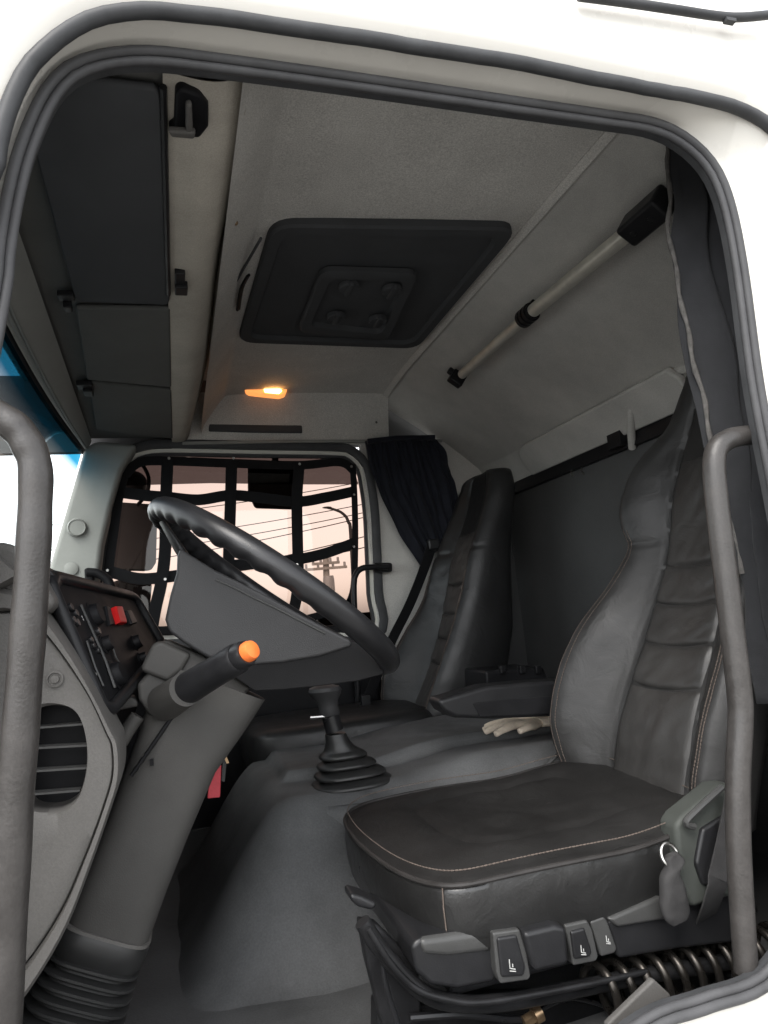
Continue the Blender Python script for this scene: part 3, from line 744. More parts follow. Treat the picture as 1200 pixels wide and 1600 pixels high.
ce = [(1036, 195), (1040, 225), (1044, 300), (1043, 365), (1055, 430), (1068, 500), (1083, 570), (1098, 630), (1108, 680), (1135, 800), (1160, 900), (1175, 1000), (1185, 1100)]
cep = resample(spline([P(x, y, Y=0.16) for x, y in ce], 5), 60)
cer = resample(spline([P(x, y, Y=0.045) for x, y in [(1135, 190), (1185, 260), (1205, 340), (1215, 450), (1230, 600), (1242, 700), (1260, 900), (1280, 1100)]], 5), 60)
def curtain_near(u, v):
    i = min(59, int(v * 59)); p = cep[i].lerp(cer[i], u)
    f = math.sin(u * 2.3 * 2 * math.pi + 0.8 * math.sin(v * 3)) * 0.02 * (0.4 + 0.6 * u) + 0.012 * noise.noise(Vector((u * 6, v * 9, 7))) + 0.018 * noise.noise(Vector((u * 2.2, v * 3, 2)))
    return p + V(-0.5 * f, f, 0)
t = thing('door_curtain', 'long charcoal curtain hanging down the rear edge of the open doorway', 'curtain', cep[-1])
obj('cloth', grid(curtain_near, 50, 59), 'curtain_grey', t, solid=0.003, angle=180)
obj('hem', tube([p + V(0.003 * math.sin(i * 0.9), -0.004, 0) for i, p in enumerate(cep[:48])], lambda s: 0.0045 + 0.001 * math.sin(s * 90), 8), 'hem', t)

# ------------------------------------------------------------------ seats
def table(rows, z):
    """linear interpolation of a table of rows (z, a, b, ...) with smoothed joints"""
    def raw(zz):
        if zz <= rows[0][0]: return rows[0][1:]
        for p, q in zip(rows, rows[1:]):
            if zz <= q[0]:
                t = (zz - p[0]) / (q[0] - p[0]); return tuple(i + (j - i) * t for i, j in zip(p[1:], q[1:]))
        return rows[-1][1:]
    k = [raw(z + d) for d in (-0.022, -0.011, 0.0, 0.011, 0.022)]
    return tuple(sum(c) / 5 for c in zip(*k))

def make_seat(name, label, cy, rows, m_body, m_panel, seams, loc, wing_seam):
    """rows: z, x of the centre panel, bolster depth far, bolster depth near, half width far, half width near, half width of the panel, thickness"""
    t = thing(name, label, 'seat', loc)
    z0, z1 = rows[0][0], rows[-1][0]
    def front(u, v, off=0.0):
        z = z0 + (z1 - z0) * v
        xp, bf, bn, wf, wn, pw, th = table(rows, z)
        w, b = (wf, bf) if u > 0 else (wn, bn)
        a = abs(u); pe = pw / w
        x = xp
        if a > pe:
            q = (a - pe) / (1 - pe)
            x -= b * sm(0.0, 0.80, q) + 0.010 * math.sin(min(1, q / 0.8) * math.pi)
            if q > 0.72: x += (0.045 + 0.3 * b) * ((q - 0.72) / 0.28) ** 2.2
            x += 0.006 * math.exp(-((z - wing_seam) / 0.007) ** 2) * sm(0.08, 0.25, q)
            x += 0.004 * noise.noise(Vector((u * 3, v * 7, cy * 5))) + 0.0025 * noise.noise(Vector((u * 8, v * 19, cy * 5)))
        x += 0.007 * math.exp(-((a - pe) / 0.022) ** 2)
        slope = 0.32
        return V(x - off * 0.95, cy + u * w, z + off * slope)
    rings = []
    NU, NV = 64, 120
    for j in range(NV + 1):
        v = j / NV; z = z0 + (z1 - z0) * v
        xp, bf, bn, wf, wn, pw, th = table(rows, z)
        r = [front(-1 + 2 * i / NU, v) for i in range(NU + 1)]
        e0, e1 = r[0], r[-1]
        for i in range(1, 14):
            a = i / 14 * math.pi
            yy = cy + (wf if math.cos(a) > 0 else wn) * math.copysign(abs(math.cos(a)) ** 0.6, math.cos(a))
            base = e1.x + (e0.x - e1.x) * (i / 14)
            r.append(V(base + (xp + th - base) * (math.sin(a) ** 0.55), yy, z))
        rings.append(r)
    def shrink(r, k, dx, dz):
        c = sum(r, Vector()) / len(r); return [c + (p - c) * k + V(dx, 0, dz) for p in r]
    rings = [shrink(rings[0], 0.4, 0, -0.022), shrink(rings[0], 0.85, 0, -0.016)] + rings + [shrink(rings[-1], 0.94, 0.004, 0.012), shrink(rings[-1], 0.8, 0.008, 0.021), shrink(rings[-1], 0.5, 0.012, 0.027), shrink(rings[-1], 0.1, 0.014, 0.028)]
    back = obj('backrest', loft(rings), m_body, t, angle=80)
    vs = [0.02] + [(z - z0) / (z1 - z0) for z in seams] + [0.78]
    for k in range(len(vs) - 1):
        va, vb = vs[k], vs[k + 1]
        long_ = vb - va > 0.14
        def pan(a, b, va=va, vb=vb, long_=long_):
            sag = -0.010 * (1 - (2 * a - 1) ** 2)
            v = va + (vb - va) * b + sag * (sm(0, 0.5, b) if va < 0.05 else sm(1, 0.5, b) if vb > 0.79 else 1)
            z = z0 + (z1 - z0) * v
            xp, bf, bn, wf, wn, pw, th = table(rows, z)
            yy = (-1 + 2 * a) * pw * 0.985
            u = yy / (wf if yy > 0 else wn)
            hgt = (1 - abs(2 * b - 1) ** (16 if long_ else 6.0)) ** 0.6 * (1 - abs(2 * a - 1) ** 12)
            wr = 0.004 * noise.noise(Vector((a * 2.2, b * 2.2 + va * 20, cy * 3))) + 0.003 * noise.noise(Vector((a * 7 + b * 3, v * 30, cy * 3)))
            wr += 0.004 * math.exp(-((a + b * 0.25 - 0.55) / 0.07) ** 2) * (1 if va < 0.05 else 0) * math.sin(b * 3.1)
            return front(u, v, -0.003 + 0.011 * hgt + wr * hgt)
        obj('back_panel', grid(pan, 28, 20 if not long_ else 40), m_panel, back, angle=80)
    for sgn in (-1, 1):
        for du in (0.80, 0.845):
            obj('stitching', beads([front(sgn * du, v / 60, 0.0008) for v in range(2, 38)], 0.0011, 0.007), 'thread', back)
    return t, front, back

def beads(path, r, pitch, closed=False):
    """a line of stitches: one thread that dips under the surface between stitches"""
    path = [Vector(p) for p in path]
    L = sum((b - a).length for a, b in zip(path, path[1:])) + ((path[0] - path[-1]).length if closed else 0)
    n = int(L / pitch) * 4
    q = resample(path, n, closed)
    F = frames(q, closed); rings = []
    for i, (p, (a, b, t_)) in enumerate(zip(q, F)):
        rr = r * (0.25 if i % 4 == 0 else 1.0)
        rings.append([p + (a * math.cos(k * 2 * math.pi / 5) + b * math.sin(k * 2 * math.pi / 5)) * rr for k in range(5)])
    return loft(rings, not closed, closed)

rows_d = [(-0.475, 0.945, 0.030, 0.030, 0.250, 0.235, 0.125, 0.12), (-0.39, 0.968, 0.085, 0.05, 0.278, 0.245, 0.128, 0.13), (-0.31, 0.998, 0.120, 0.055, 0.288, 0.252, 0.128, 0.13), (-0.26, 1.022, 0.130, 0.058, 0.290, 0.254, 0.126, 0.13),
          (-0.16, 1.078, 0.142, 0.058, 0.288, 0.254, 0.122, 0.12), (-0.09, 1.115, 0.128, 0.056, 0.280, 0.250, 0.12, 0.12), (0.02, 1.172, 0.080, 0.05, 0.248, 0.235, 0.116, 0.11), (0.105, 1.205, 0.052, 0.04, 0.226, 0.215, 0.112, 0.10),
          (0.125, 1.208, 0.062, 0.04, 0.240, 0.22, 0.112, 0.10), (0.209, 1.228, 0.080, 0.045, 0.256, 0.232, 0.11, 0.09), (0.30, 1.262, 0.070, 0.04, 0.252, 0.230, 0.10, 0.075), (0.355, 1.284, 0.046, 0.028, 0.232, 0.215, 0.095, 0.06), (0.40, 1.300, 0.018, 0.012, 0.185, 0.18, 0.08, 0.07),
          (0.43, 1.306, 0.008, 0.006, 0.168, 0.165, 0.07, 0.07), (0.48, 1.318, 0.004, 0.004, 0.150, 0.15, 0.06, 0.07), (0.535, 1.332, 0.004, 0.004, 0.115, 0.115, 0.05, 0.06)]
driver, dfront, dback = make_seat('driver_seat', 'charcoal suspension driver seat with ribbed backrest facing the steering wheel', 0.47, rows_d, 'seat_leather', 'seat_panel', [-0.225, -0.135, -0.045, 0.045], V(0.66, 0.45, -0.74), 0.108)

# cushion: rounded outline, rings upward
def cushion(outline, zs, name, m, parent):
    rings = []
    c = sum(outline, Vector()) / len(outline)
    for k, z in zs:
        rings.append([c + (p - c) * k + V(0, 0, z) for p in outline])
    return rings
co = [V(0.955, 0.245, 0), V(0.93, 0.222, 0), V(0.82, 0.212, 0), V(0.66, 0.205, 0), V(0.50, 0.205, 0), V(0.415, 0.212, 0), V(0.372, 0.25, 0), V(0.342, 0.33, 0), V(0.322, 0.45, 0), V(0.316, 0.56, 0), V(0.328, 0.66, 0), V(0.378, 0.725, 0), V(0.47, 0.742, 0), V(0.66, 0.745, 0), V(0.85, 0.74, 0), V(0.95, 0.71, 0), V(0.975, 0.6, 0), V(0.975, 0.4, 0)]
cout = resample(spline(co, 6, True), 140, True)
cc = sum(cout, Vector()) / len(cout)
def cz(p):           # seam height dips to the front corner and rises at the back
    return -0.448 + 0.022 * sm(0.70, 0.95, p.x) + 0.012 * sm(0.3, 0.7, p.y) - 0.004 * math.sin(p.x * 9)
def crings():
    R = []
    for k, dz in ((0.30, -0.118), (0.90, -0.118), (0.955, -0.112), (0.985, -0.095), (1.0, -0.06), (1.004, -0.03), (1.0, -0.010), (0.992, 0.0)):
        R.append([cc + (p - cc) * k + V(0, 0, cz(p) + dz + 0.004 * noise.noise(Vector((p.x * 8, p.y * 8, dz * 20)))) for p in cout])
    return R
base_c = obj('cushion', loft(crings(), caps=True), 'seat_side', driver, angle=75)
def ctop():
    R = []
    for k in (0.991, 0.975, 0.95, 0.9, 0.82, 0.72, 0.62, 0.58, 0.56, 0.52, 0.45, 0.35, 0.25, 0.15, 0.05, 0.004):
        h = 0.020 * (1 - k ** 6) + (0.005 if False else 0) 
        h += -0.016 * sm(0.8, 0.2, k) - 0.005 * math.exp(-((k - 0.57) / 0.02) ** 2)
        R.append([cc + (p - cc) * k + V(0, 0, cz(p) * sm(0.2, 1.0, k) + (1 - sm(0.2, 1.0, k)) * -0.436 + h + 0.006 * (1 - k) * noise.noise(Vector((cc + (p - cc) * k) * 9)) + 0.003 * noise.noise(Vector((cc + (p - cc) * k) * 22)) * (1 if k < 0.97 else 0)) for p in cout])
    return R
obj('cushion_top', loft(ctop(), caps=True), 'seat_cloth', base_c, angle=75)
pp = [cc + (p - cc) * 0.995 + V(0, 0, cz(p) + 0.002) for p in cout]
obj('piping', tube(pp, 0.0045, 8, closed=True), 'piping', base_c)
obj('stitching', beads([p + (cc - p).normalized() * 0.012 + V(0, 0, 0.011) for p in pp], 0.0012, 0.007, True), 'thread', base_c)
cor = min(cout, key=lambda p: (p - V(0.392, 0.225, 0)).length)
obj('corner_seam', tube([cor + (cor - cc).normalized() * e + V(0, 0, cz(cor) + d) for d, e in ((0.004, 0.0), (-0.03, 0.0035), (-0.06, 0.002), (-0.095, -0.004), (-0.112, -0.012))], 0.0012, 6), 'thread', base_c)

# armrest on the inner side
arp = [(684, 1098), (690, 1092), (760, 1072), (850, 1064), (900, 1062), (900, 1118), (770, 1124), (712, 1122), (694, 1112)]
ar = obj('armrest', prism([P(x, y, Y=0.80) for x, y in arp], (0, 0.085, 0)), 'control_dark', driver, bevel=0.012, seg=4)
obj('armrest_inlay', prism([P(x, y, Y=0.7985) for x, y in [(738, 1098), (850, 1088), (880, 1088), (880, 1115), (750, 1121)]], (0, 0.01, 0)), 'black_plastic', ar, bevel=0.003)
obj('armrest_pivot', tube([P(905, 1095, Y=0.72), P(905, 1095, Y=0.84)], 0.03, 16), 'control_dark', ar)

# controls below the cushion on the near side
CY = 0.215
def slab(px, y, th, name, m, parent, bv=0.006, sc=1.0):
    return obj(name, prism([P(a, b, Y=y) for a, b in px], (0, th, 0), sc), m, parent, bevel=bv)
slab([(642, 1478), (655, 1466), (740, 1455), (776, 1456), (780, 1490), (776, 1535), (715, 1547), (672, 1540), (650, 1520)], CY, 0.3, 'control_housing', 'control_dark', driver, 0.014)
slab([(655, 1468), (742, 1456), (770, 1458), (771, 1488), (700, 1497), (660, 1494)], CY - 0.004, 0.02, 'control_fascia', 'control_grey', driver, 0.010)
def icon(cx, cyy, s, y, parent):
    a = [(-0.5, -1.0), (-0.35, 0.6), (0.6, 0.75)]
    pts = [P(cx + s * 14 * x, cyy + s * 14 * z, Y=y) for x, z in a]
    obj('symbol', tube(pts, 0.0009, 6), 'icon_white', parent)
    obj('symbol', tube([P(cx + s * 14 * 0.1, cyy - s * 3, Y=y), P(cx + s * 14 * 0.15, cyy + s * 5, Y=y)], 0.0009, 6), 'icon_white', parent)
    obj('symbol', tube([P(cx + s * 14 * -0.4, cyy + s * 15, Y=y), P(cx + s * 14 * 0.7, cyy + s * 16, Y=y)], 0.0008, 6), 'icon_white', parent)
b1 = slab([(770, 1458), (812, 1452), (822, 1480), (830, 1526), (826, 1532), (782, 1538), (776, 1520)], CY - 0.018, 0.06, 'rocker_switch', 'control_grey', driver, 0.007)
slab([(777, 1466), (808, 1461), (822, 1512), (818, 1526), (784, 1528)], CY - 0.022, 0.01, 'rocker_face', 'control_dark', b1, 0.004)
icon(800, 1508, 0.62, CY - 0.0235, b1)
d1 = slab([(818, 1458), (868, 1446), (886, 1450), (890, 1508), (836, 1520), (826, 1490)], CY - 0.03, 0.16, 'control_block', 'control_dark', driver, 0.008)
b2 = slab([(882, 1446), (918, 1438), (926, 1452), (936, 1496), (932, 1503), (896, 1510), (890, 1480)], CY - 0.012, 0.06, 'rocker_switch', 'control_grey', driver, 0.006)
slab([(892, 1456), (914, 1450), (926, 1488), (922, 1496), (898, 1500)], CY - 0.016, 0.01, 'rocker_face', 'control_dark', b2, 0.004)
icon(911, 1484, 0.5, CY - 0.0175, b2)
b3 = slab([(922, 1440), (944, 1432), (950, 1440), (965, 1482), (962, 1490), (940, 1496)], CY - 0.008, 0.06, 'rocker_switch', 'control_grey', driver, 0.006)
icon(950, 1468, 0.42, CY - 0.0095, b3)
slab([(948, 1438), (1035, 1405), (1170, 1392), (1180, 1470), (1060, 1484), (968, 1500)], CY - 0.004, 0.25, 'side_box', 'control_dark', driver, 0.008)
slab([(950, 1436), (1030, 1402), (1080, 1410), (1075, 1432), (966, 1450)], CY - 0.012, 0.02, 'side_box_lid', 'control_grey', driver, 0.006)
# suspension base
obj('base_plate', box((0.70, 0.47, -0.606), (0.62, 0.44, 0.03)), 'black_steel', driver, bevel=0.006)
obj('upper_frame', box((0.68, 0.47, -0.575), (0.58, 0.42, 0.035)), 'black_steel', driver, bevel=0.006)
obj('front_rail', tube(spline([P(x, y, Y=CY + 0.02) for x, y in [(566, 1440), (600, 1490), (660, 1550), (720, 1568), (800, 1564), (900, 1545), (1000, 1525), (1150, 1500)]], 6), 0.013, 12), 'black_steel', driver)
obj('rail_lip', tube(spline([P(x, y, Y=CY + 0.0) for x, y in [(575, 1450), (610, 1505), (650, 1545), (700, 1562), (760, 1566), (900, 1542), (1010, 1518)]], 6), 0.005, 10), 'black_steel', driver)
slab([(562, 1440), (590, 1445), (655, 1510), (660, 1600), (600, 1610), (572, 1500)], CY + 0.07, 0.03, 'front_bracket', 'black_steel', driver, 0.006)
slab([(548, 1396), (565, 1400), (590, 1412), (584, 1424), (560, 1418), (548, 1408)], 0.30, 0.05, 'slide_handle', 'control_dark', driver, 0.008)
obj('cable', tube(spline([P(x, y, Y=CY + 0.03) for x, y in [(566, 1448), (582, 1475), (596, 1500), (604, 1545), (625, 1610)]], 6), 0.0045, 8), 'gloss_black', driver)
obj('cable', tube(spline([P(x, y, Y=CY + 0.06) for x, y in [(830, 1590), (850, 1575), (890, 1560), (940, 1570), (980, 1590)]], 6), 0.004, 8), 'gloss_black', driver)
obj('air_hose', tube(spline([P(x, y, Y=CY + 0.05) for x, y in [(640, 1590), (720, 1585), (800, 1592), (830, 1588)]], 6), 0.006, 8), 'gloss_black', driver)
fa, fb = P(818, 1597, Y=CY + 0.04), P(848, 1580, Y=CY + 0.04); fdir = (fb - fa).normalized()
ft = obj('hose_fitting', tube([fa, fa + fdir * 0.02], 0.010, 6), 'brass', driver)
obj('collar', tube([fa + fdir * 0.02, fa + fdir * 0.034], 0.013, 14), 'brass', ft)
s0, s1 = P(930, 1548, Y=CY + 0.03), P(1230, 1478, Y=CY + 0.03)
axs = (s1 - s0).normalized(); aa = V(0, 1, 0); bb = axs.cross(aa)
turns = 12
hel = [s0.lerp(s1, i / (turns * 20)) + (aa * math.cos(i / 20 * 2 * math.pi) + bb * math.sin(i / 20 * 2 * math.pi)) * 0.038 for i in range(turns * 20 + 1)]
obj('coil_spring', tube(hel, 0.0072, 10), 'spring_steel', driver, angle=80)
slab([(590, 1572), (900, 1560), (1000, 1580), (1000, 1640), (590, 1640)], CY + 0.09, 0.05, 'lower_frame', 'black_steel', driver, 0.008)
# hinge cover at the rear corner
slab([(1056, 1290), (1066, 1276), (1125, 1228), (1150, 1225), (1150, 1400), (1082, 1420), (1062, 1370)], 0.190, 0.05, 'hinge_cover', 'cover_green', driver, 0.010)
slab([(1098, 1296), (1140, 1270), (1145, 1385), (1100, 1385), (1088, 1350)], 0.182, 0.02, 'hinge_inset', 'control_dark', driver, 0.006)
obj('hinge_lever', tube(spline([P(x, y, Y=0.178) for x, y in [(1128, 1230), (1090, 1265), (1072, 1285), (1085, 1292)]], 5), 0.006, 8), 'control_grey', driver)
rc = P(1046, 1336, Y=0.172)
obj('pull_ring', tube([rc + V(math.cos(a / 24 * 2 * math.pi) * 0.0155, 0.006 * math.sin(a / 24 * 2 * math.pi), math.sin(a / 24 * 2 * math.pi) * 0.017) for a in range(24)], 0.0032, 8, closed=True), 'steel', driver)
# cloth tab hanging from the ring
def cloth_tab():
    st = [((1048, 1336), 0.012, 0.007), ((1054, 1350), 0.019, 0.010), ((1046, 1366), 0.0165, 0.012), ((1050, 1388), 0.0225, 0.012), ((1053, 1412), 0.0255, 0.011), ((1058, 1430), 0.0235, 0.009), ((1062, 1440), 0.015, 0.006)]
    c = spline([V(*P(x, y, Y=0.168)) for (x, y), a, b in st], 5); w = spline([V(a, b, 0) for _, a, b in st], 5)
    def pt(p, q, i, k):
        ca, sa = math.cos(k / 28 * 2 * math.pi), math.sin(k / 28 * 2 * math.pi)
        fold = 1 + 0.22 * noise.noise(V(ca * 1.5, sa * 1.5, i * 0.16)) + 0.10 * noise.noise(V(ca * 4, sa * 4, i * 0.4))
        return p + V(math.copysign(abs(ca) ** 0.6, ca) * q.x, math.copysign(abs(sa) ** 0.7, sa) * q.y * fold, 0.004 * ca)
    return loft([[pt(p, q, i, k) for k in range(28)] for i, (p, q) in enumerate(zip(c, w))])
obj('pull_strap', cloth_tab(), 'belt_grey', driver, angle=80)
bl = spline([P(x, y, Y=0.165) for x, y in [(1150, 1250), (1136, 1320), (1122, 1380)]], 6) + [P(1112, 1412, Y=0.18), P(1104, 1432, Y=0.205), P(1100, 1446, Y=0.24)]
obj('belt_webbing', ribbon(bl, 0.045, 0.003, (1, 0, 0.2)), 'belt_grey', driver)
# buckle on the far side
bk = obj('belt_buckle', prism([P(x, y, Y=0.76) for x, y in [(806, 1240), (824, 1218), (846, 1226), (838, 1250), (816, 1252)]], (0, 0.02, 0)), 'control_grey', driver, bevel=0.003)
obj('release_button', prism([P(x, y, Y=0.757) for x, y in [(807, 1238), (823, 1220), (829, 1222), (812, 1241)]], (0, 0.012, 0)), 'red_button', bk, bevel=0.001)
obj('buckle_stalk', tube(spline([P(x, y, Y=0.765) for x, y in [(838, 1246), (850, 1225), (845, 1205), (862, 1188), (880, 1170)]], 5), 0.006, 8), 'control_grey', driver)

# passenger seat -----------------------------------------------------------
PCY = 1.60
rows_p = [(-0.45, 0.825, 0.03, 0.03, 0.200, 0.195, 0.10, 0.16), (-0.35, 0.862, 0.115, 0.06, 0.225, 0.205, 0.10, 0.22), (-0.25, 0.920, 0.160, 0.075, 0.232, 0.212, 0.10, 0.24), (-0.10, 0.985, 0.115, 0.06, 0.230, 0.208, 0.098, 0.22),
          (0.02, 1.020, 0.06, 0.04, 0.212, 0.205, 0.095, 0.19), (0.16, 1.062, 0.05, 0.035, 0.200, 0.198, 0.092, 0.16), (0.24, 1.095, 0.045, 0.03, 0.196, 0.194, 0.09, 0.14), (0.36, 1.150, 0.035, 0.025, 0.185, 0.185, 0.085, 0.11), (0.43, 1.172, 0.025, 0.018, 0.176, 0.178, 0.08, 0.10), (0.475, 1.182, 0.012, 0.01, 0.155, 0.16, 0.07, 0.085)]
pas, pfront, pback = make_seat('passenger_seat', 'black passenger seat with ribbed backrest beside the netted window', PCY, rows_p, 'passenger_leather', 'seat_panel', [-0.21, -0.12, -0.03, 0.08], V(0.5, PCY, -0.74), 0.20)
pco = [V(0.80, PCY - 0.22, 0), V(0.5, PCY - 0.24, 0), V(0.30, PCY - 0.24, 0), V(0.215, PCY - 0.19, 0), V(0.195, PCY, 0), V(0.215, PCY + 0.19, 0), V(0.30, PCY + 0.24, 0), V(0.6, PCY + 0.24, 0), V(0.82, PCY + 0.2, 0), V(0.84, PCY, 0)]
pout = resample(spline(pco, 6, True), 80, True); pc_ = sum(pout, Vector()) / 80
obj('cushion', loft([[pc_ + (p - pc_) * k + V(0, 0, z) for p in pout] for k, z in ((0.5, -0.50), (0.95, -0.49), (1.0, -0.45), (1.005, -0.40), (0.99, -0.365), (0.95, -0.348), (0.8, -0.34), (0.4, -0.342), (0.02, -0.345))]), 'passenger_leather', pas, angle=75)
obj('seat_box', box((0.52, PCY, -0.56), (0.5, 0.4, 0.14)), 'black_plastic', pas, bevel=0.01)
blt = spline([P(676, 848, Y=1.80), P(664, 885, Y=1.78), P(640, 945, Y=1.76), P(610, 1005, Y=1.74), P(585, 1065, Y=1.72), P(566, 1110, Y=1.72)], 6)
t = thing('seat_belt', 'black seat belt running from the pillar down past the passenger seat', 'seat belt', P(570, 1120, Y=1.72))
obj('webbing', ribbon(blt, 0.046, 0.003, (0.9, 0.3, 0.5)), 'webbing', t)
obj('guide', box(P(677, 851, Y=1.80), (0.05, 0.03, 0.045)), 'control_dark', t, bevel=0.008)
obj('buckle', box(P(572, 1100, Y=1.71), (0.04, 0.03, 0.07)), 'black_plastic', t, bevel=0.006)
# stowed straps lying by the seat foot
t = thing('folding_tray', 'low dark storage tray behind the armrest on the engine cover', 'tray', P(805, 1068, Y=1.25))
obj('tray_body', prism([P(x, y, Y=1.22) for x, y in [(758, 1048), (850, 1042), (862, 1075), (760, 1078)]], (0.0, 0.2, 0)), 'black_plastic', t, bevel=0.01)
for x in (785, 815, 840): obj('latch', box(P(x, 1046, Y=1.215), (0.02, 0.02, 0.025)), 'gloss_black', t, bevel=0.003)

# ------------------------------------------------------------------ gloves on the engine cover
def glove(c, ang, name, label):
    t = thing(name, label, 'glove', c, 'work gloves')
    R = Matrix.Rotation(ang, 3, 'Z')
    L = lambda x, y, z: c + R @ V(x, y, z)
    vf = [sph(L(0.05, 0, 0.012), 0.05, 12, (1.0, 0.8, 0.3))]
    for k, (dy, ln, bend) in enumerate(((-0.032, 0.07, -0.02), (-0.011, 0.085, 0.0), (0.010, 0.08, 0.006), (0.03, 0.062, 0.02))):
        vf.append(tube(spline([L(0.04, dy * 0.8, 0.014), L(-0.0, dy, 0.020), L(-ln * 0.6, dy + bend, 0.016), L(-ln, dy + bend * 1.6, 0.008)], 4), lambda s: 0.0125 - 0.004 * s * s, 10))
    vf.append(tube(spline([L(0.06, -0.03, 0.012), L(0.03, -0.06, 0.016), L(-0.005, -0.075, 0.010)], 4), lambda s: 0.013 - 0.004 * s, 10))
    o = obj('palm', join(*vf), 'glove_cotton', t, angle=180)
    m = o.modifiers.new('merge', 'REMESH'); m.mode = 'VOXEL'; m.voxel_size = 0.004; m.use_smooth_shade = True
    obj('cuff', loft([[L(0.085 + 0.03 * i, math.cos(a / 16 * 2 * math.pi) * (0.034 + 0.003 * i), 0.013 + math.sin(a / 16 * 2 * math.pi) * 0.012) for a in range(16)] for i in range(3)]), 'glove_cotton', t)
glove(P(800, 1142, Y=0.99), math.radians(-8), 'work_glove', 'cream cotton work glove lying under the armrest, fingers towards the gear lever')
glove(P(835, 1136, Y=1.06) + V(0, 0, 0.016), math.radians(14), 'work_glove', 'second cream work glove tucked behind the first beside the driver backrest')

# ------------------------------------------------------------------ gear lever
GYc = 0.93
gb = P(554, 1243, Y=GYc); gt = P(524, 1146, Y=GYc)
t = thing('gear_lever', 'black gear lever with ribbed rubber boot on the engine cover', 'gear lever', gb)
def boot():
    prof = []
    rad = [(0.0, 0.112, 0.085), (0.02, 0.116, 0.088)]
    n = 5
    rings = []
    def ring(c, a, b):
        return [c + V(math.copysign(abs(math.cos(k / 40 * 2 * math.pi)) ** 0.75, math.cos(k / 40 * 2 * math.pi)) * a, math.copysign(abs(math.sin(k / 40 * 2 * math.pi)) ** 0.75, math.sin(k / 40 * 2 * math.pi)) * b, 0) for k in range(40)]
    for i in range(n):
        f0 = i / n
        r0 = 0.122 * (1 - f0) + 0.046 * f0
        base = gb.lerp(gt, 0.03 + 0.72 * f0); step = (gt - gb) * (0.72 / n)
        off = V(0.010 * (1 - f0), 0, 0)
        for s, k in ((0.0, 0.80), (0.08, 0.93), (0.20, 1.0), (0.36, 1.0), (0.54, 0.95), (0.78, 0.80), (0.92, 0.74)):
            rings.append(ring(base + step * s + off, r0 * k, r0 * k * 0.8))
    for s, r in ((0.80, 0.036), (0.88, 0.030), (1.0, 0.026)):
        rings.append(ring(gb.lerp(gt, s), r, r))
    return loft(rings)
obj('boot', boot(), 'bellows_rubber', t, angle=60)
obj('boot_bezel', loft([[gb + V(0.02, 0, -0.004) + V(math.cos(k / 40 * 2 * math.pi) * a, math.sin(k / 40 * 2 * math.pi) * a * 0.8, z) for k in range(40)] for a, z in ((0.195, -0.03), (0.188, 0.004), (0.172, 0.016), (0.150, 0.014), (0.136, 0.004), (0.130, -0.02))], caps=False), 'floor_mat', t, angle=50)
obj('boot_recess', disc(gb + V(0.015, 0, -0.006), (0, 0, 1), 0.118, 0.008, 40), 'dash_black', t)
s_a = P(523, 1142, Y=GYc); s_b = P(516, 1118, Y=GYc); s_c = P(512, 1098, Y=GYc)
sh = obj('shaft', tube([s_a, s_b], 0.0235, 18), 'gloss_black', t)
obj('release_pin', tube([s_b + V(-0.01, -0.01, 0.0), s_b + V(-0.055, -0.012, 0.003)], 0.0045, 8), 'steel', sh)
kt = P(507, 1076, Y=GYc)
obj('knob', loft([[s_b.lerp(kt, s) + (V(math.cos(k / 20 * 2 * math.pi) * r, math.sin(k / 20 * 2 * math.pi) * r * 0.9, 0)) for k in range(20)] for s, r in ((0, 0.024), (0.08, 0.027), (0.3, 0.026), (0.55, 0.028), (0.78, 0.040), (0.92, 0.044), (1.05, 0.040), (1.12, 0.024), (1.14, 0.004))]), 'wheel_pad', t)

# ------------------------------------------------------------------ dashboard
dash = thing('dashboard', 'grey moulded dashboard with black instrument cluster and side vent', 'dashboard', V(-0.3, 0.6, -0.6))
ep = [(-120, 960), (-60, 935), (0, 925), (45, 942), (75, 975), (110, 1025), (145, 1085), (172, 1140), (183, 1165), (184, 1215), (168, 1270), (140, 1350), (105, 1440), (60, 1520), (10, 1585), (-60, 1640), (-220, 1640), (-200, 1200)]
endp = [P(x, y, Y=0.12) for x, y in ep]
# end panel with a real opening for the vent
vent_px = [(44, 1122), (58, 1108), (85, 1102), (112, 1108), (127, 1128), (135, 1165), (134, 1205), (122, 1245), (98, 1266), (66, 1271), (42, 1262), (38, 1230), (40, 1170)]
vp = resample(spline([P(x, y, Y=0.12) for x, y in vent_px], 6, True), 72, True)
op = resample(spline(endp[:], 3, True), 72, True)
# align the two loops by angle about the vent centre
vc = sum(vp, Vector()) / 72
angof = lambda p: math.atan2(p.z - vc.z, p.x - vc.x)
def ray_out(ang, loop):
    # farthest crossing of the loop from vc in direction ang
    d = V(math.cos(ang), 0, math.sin(ang)); best = None
    for i in range(len(loop)):
        a, b = loop[i] - vc, loop[(i + 1) % len(loop)] - vc
        ex = b - a; den = d.x * ex.z - d.z * ex.x
        if abs(den) < 1e-12: continue
        tt = (a.x * ex.z - a.z * ex.x) / den; ss = (a.x * d.z - a.z * d.x) / den
        if tt > 0 and 0 <= ss <= 1 and (best is None or tt > best): best = tt
    return vc + d * (best or 0.1)
opd = spline(endp, 5, True)
NA = 144
r_in = [ray_out(2 * math.pi * k / NA, vp) for k in range(NA)]; r_out = [ray_out(2 * math.pi * k / NA, opd) for k in range(NA)]
def lerp_ring(t, y): return [a.lerp(b, t) + V(0, y, 0) for a, b in zip(r_in, r_out)]
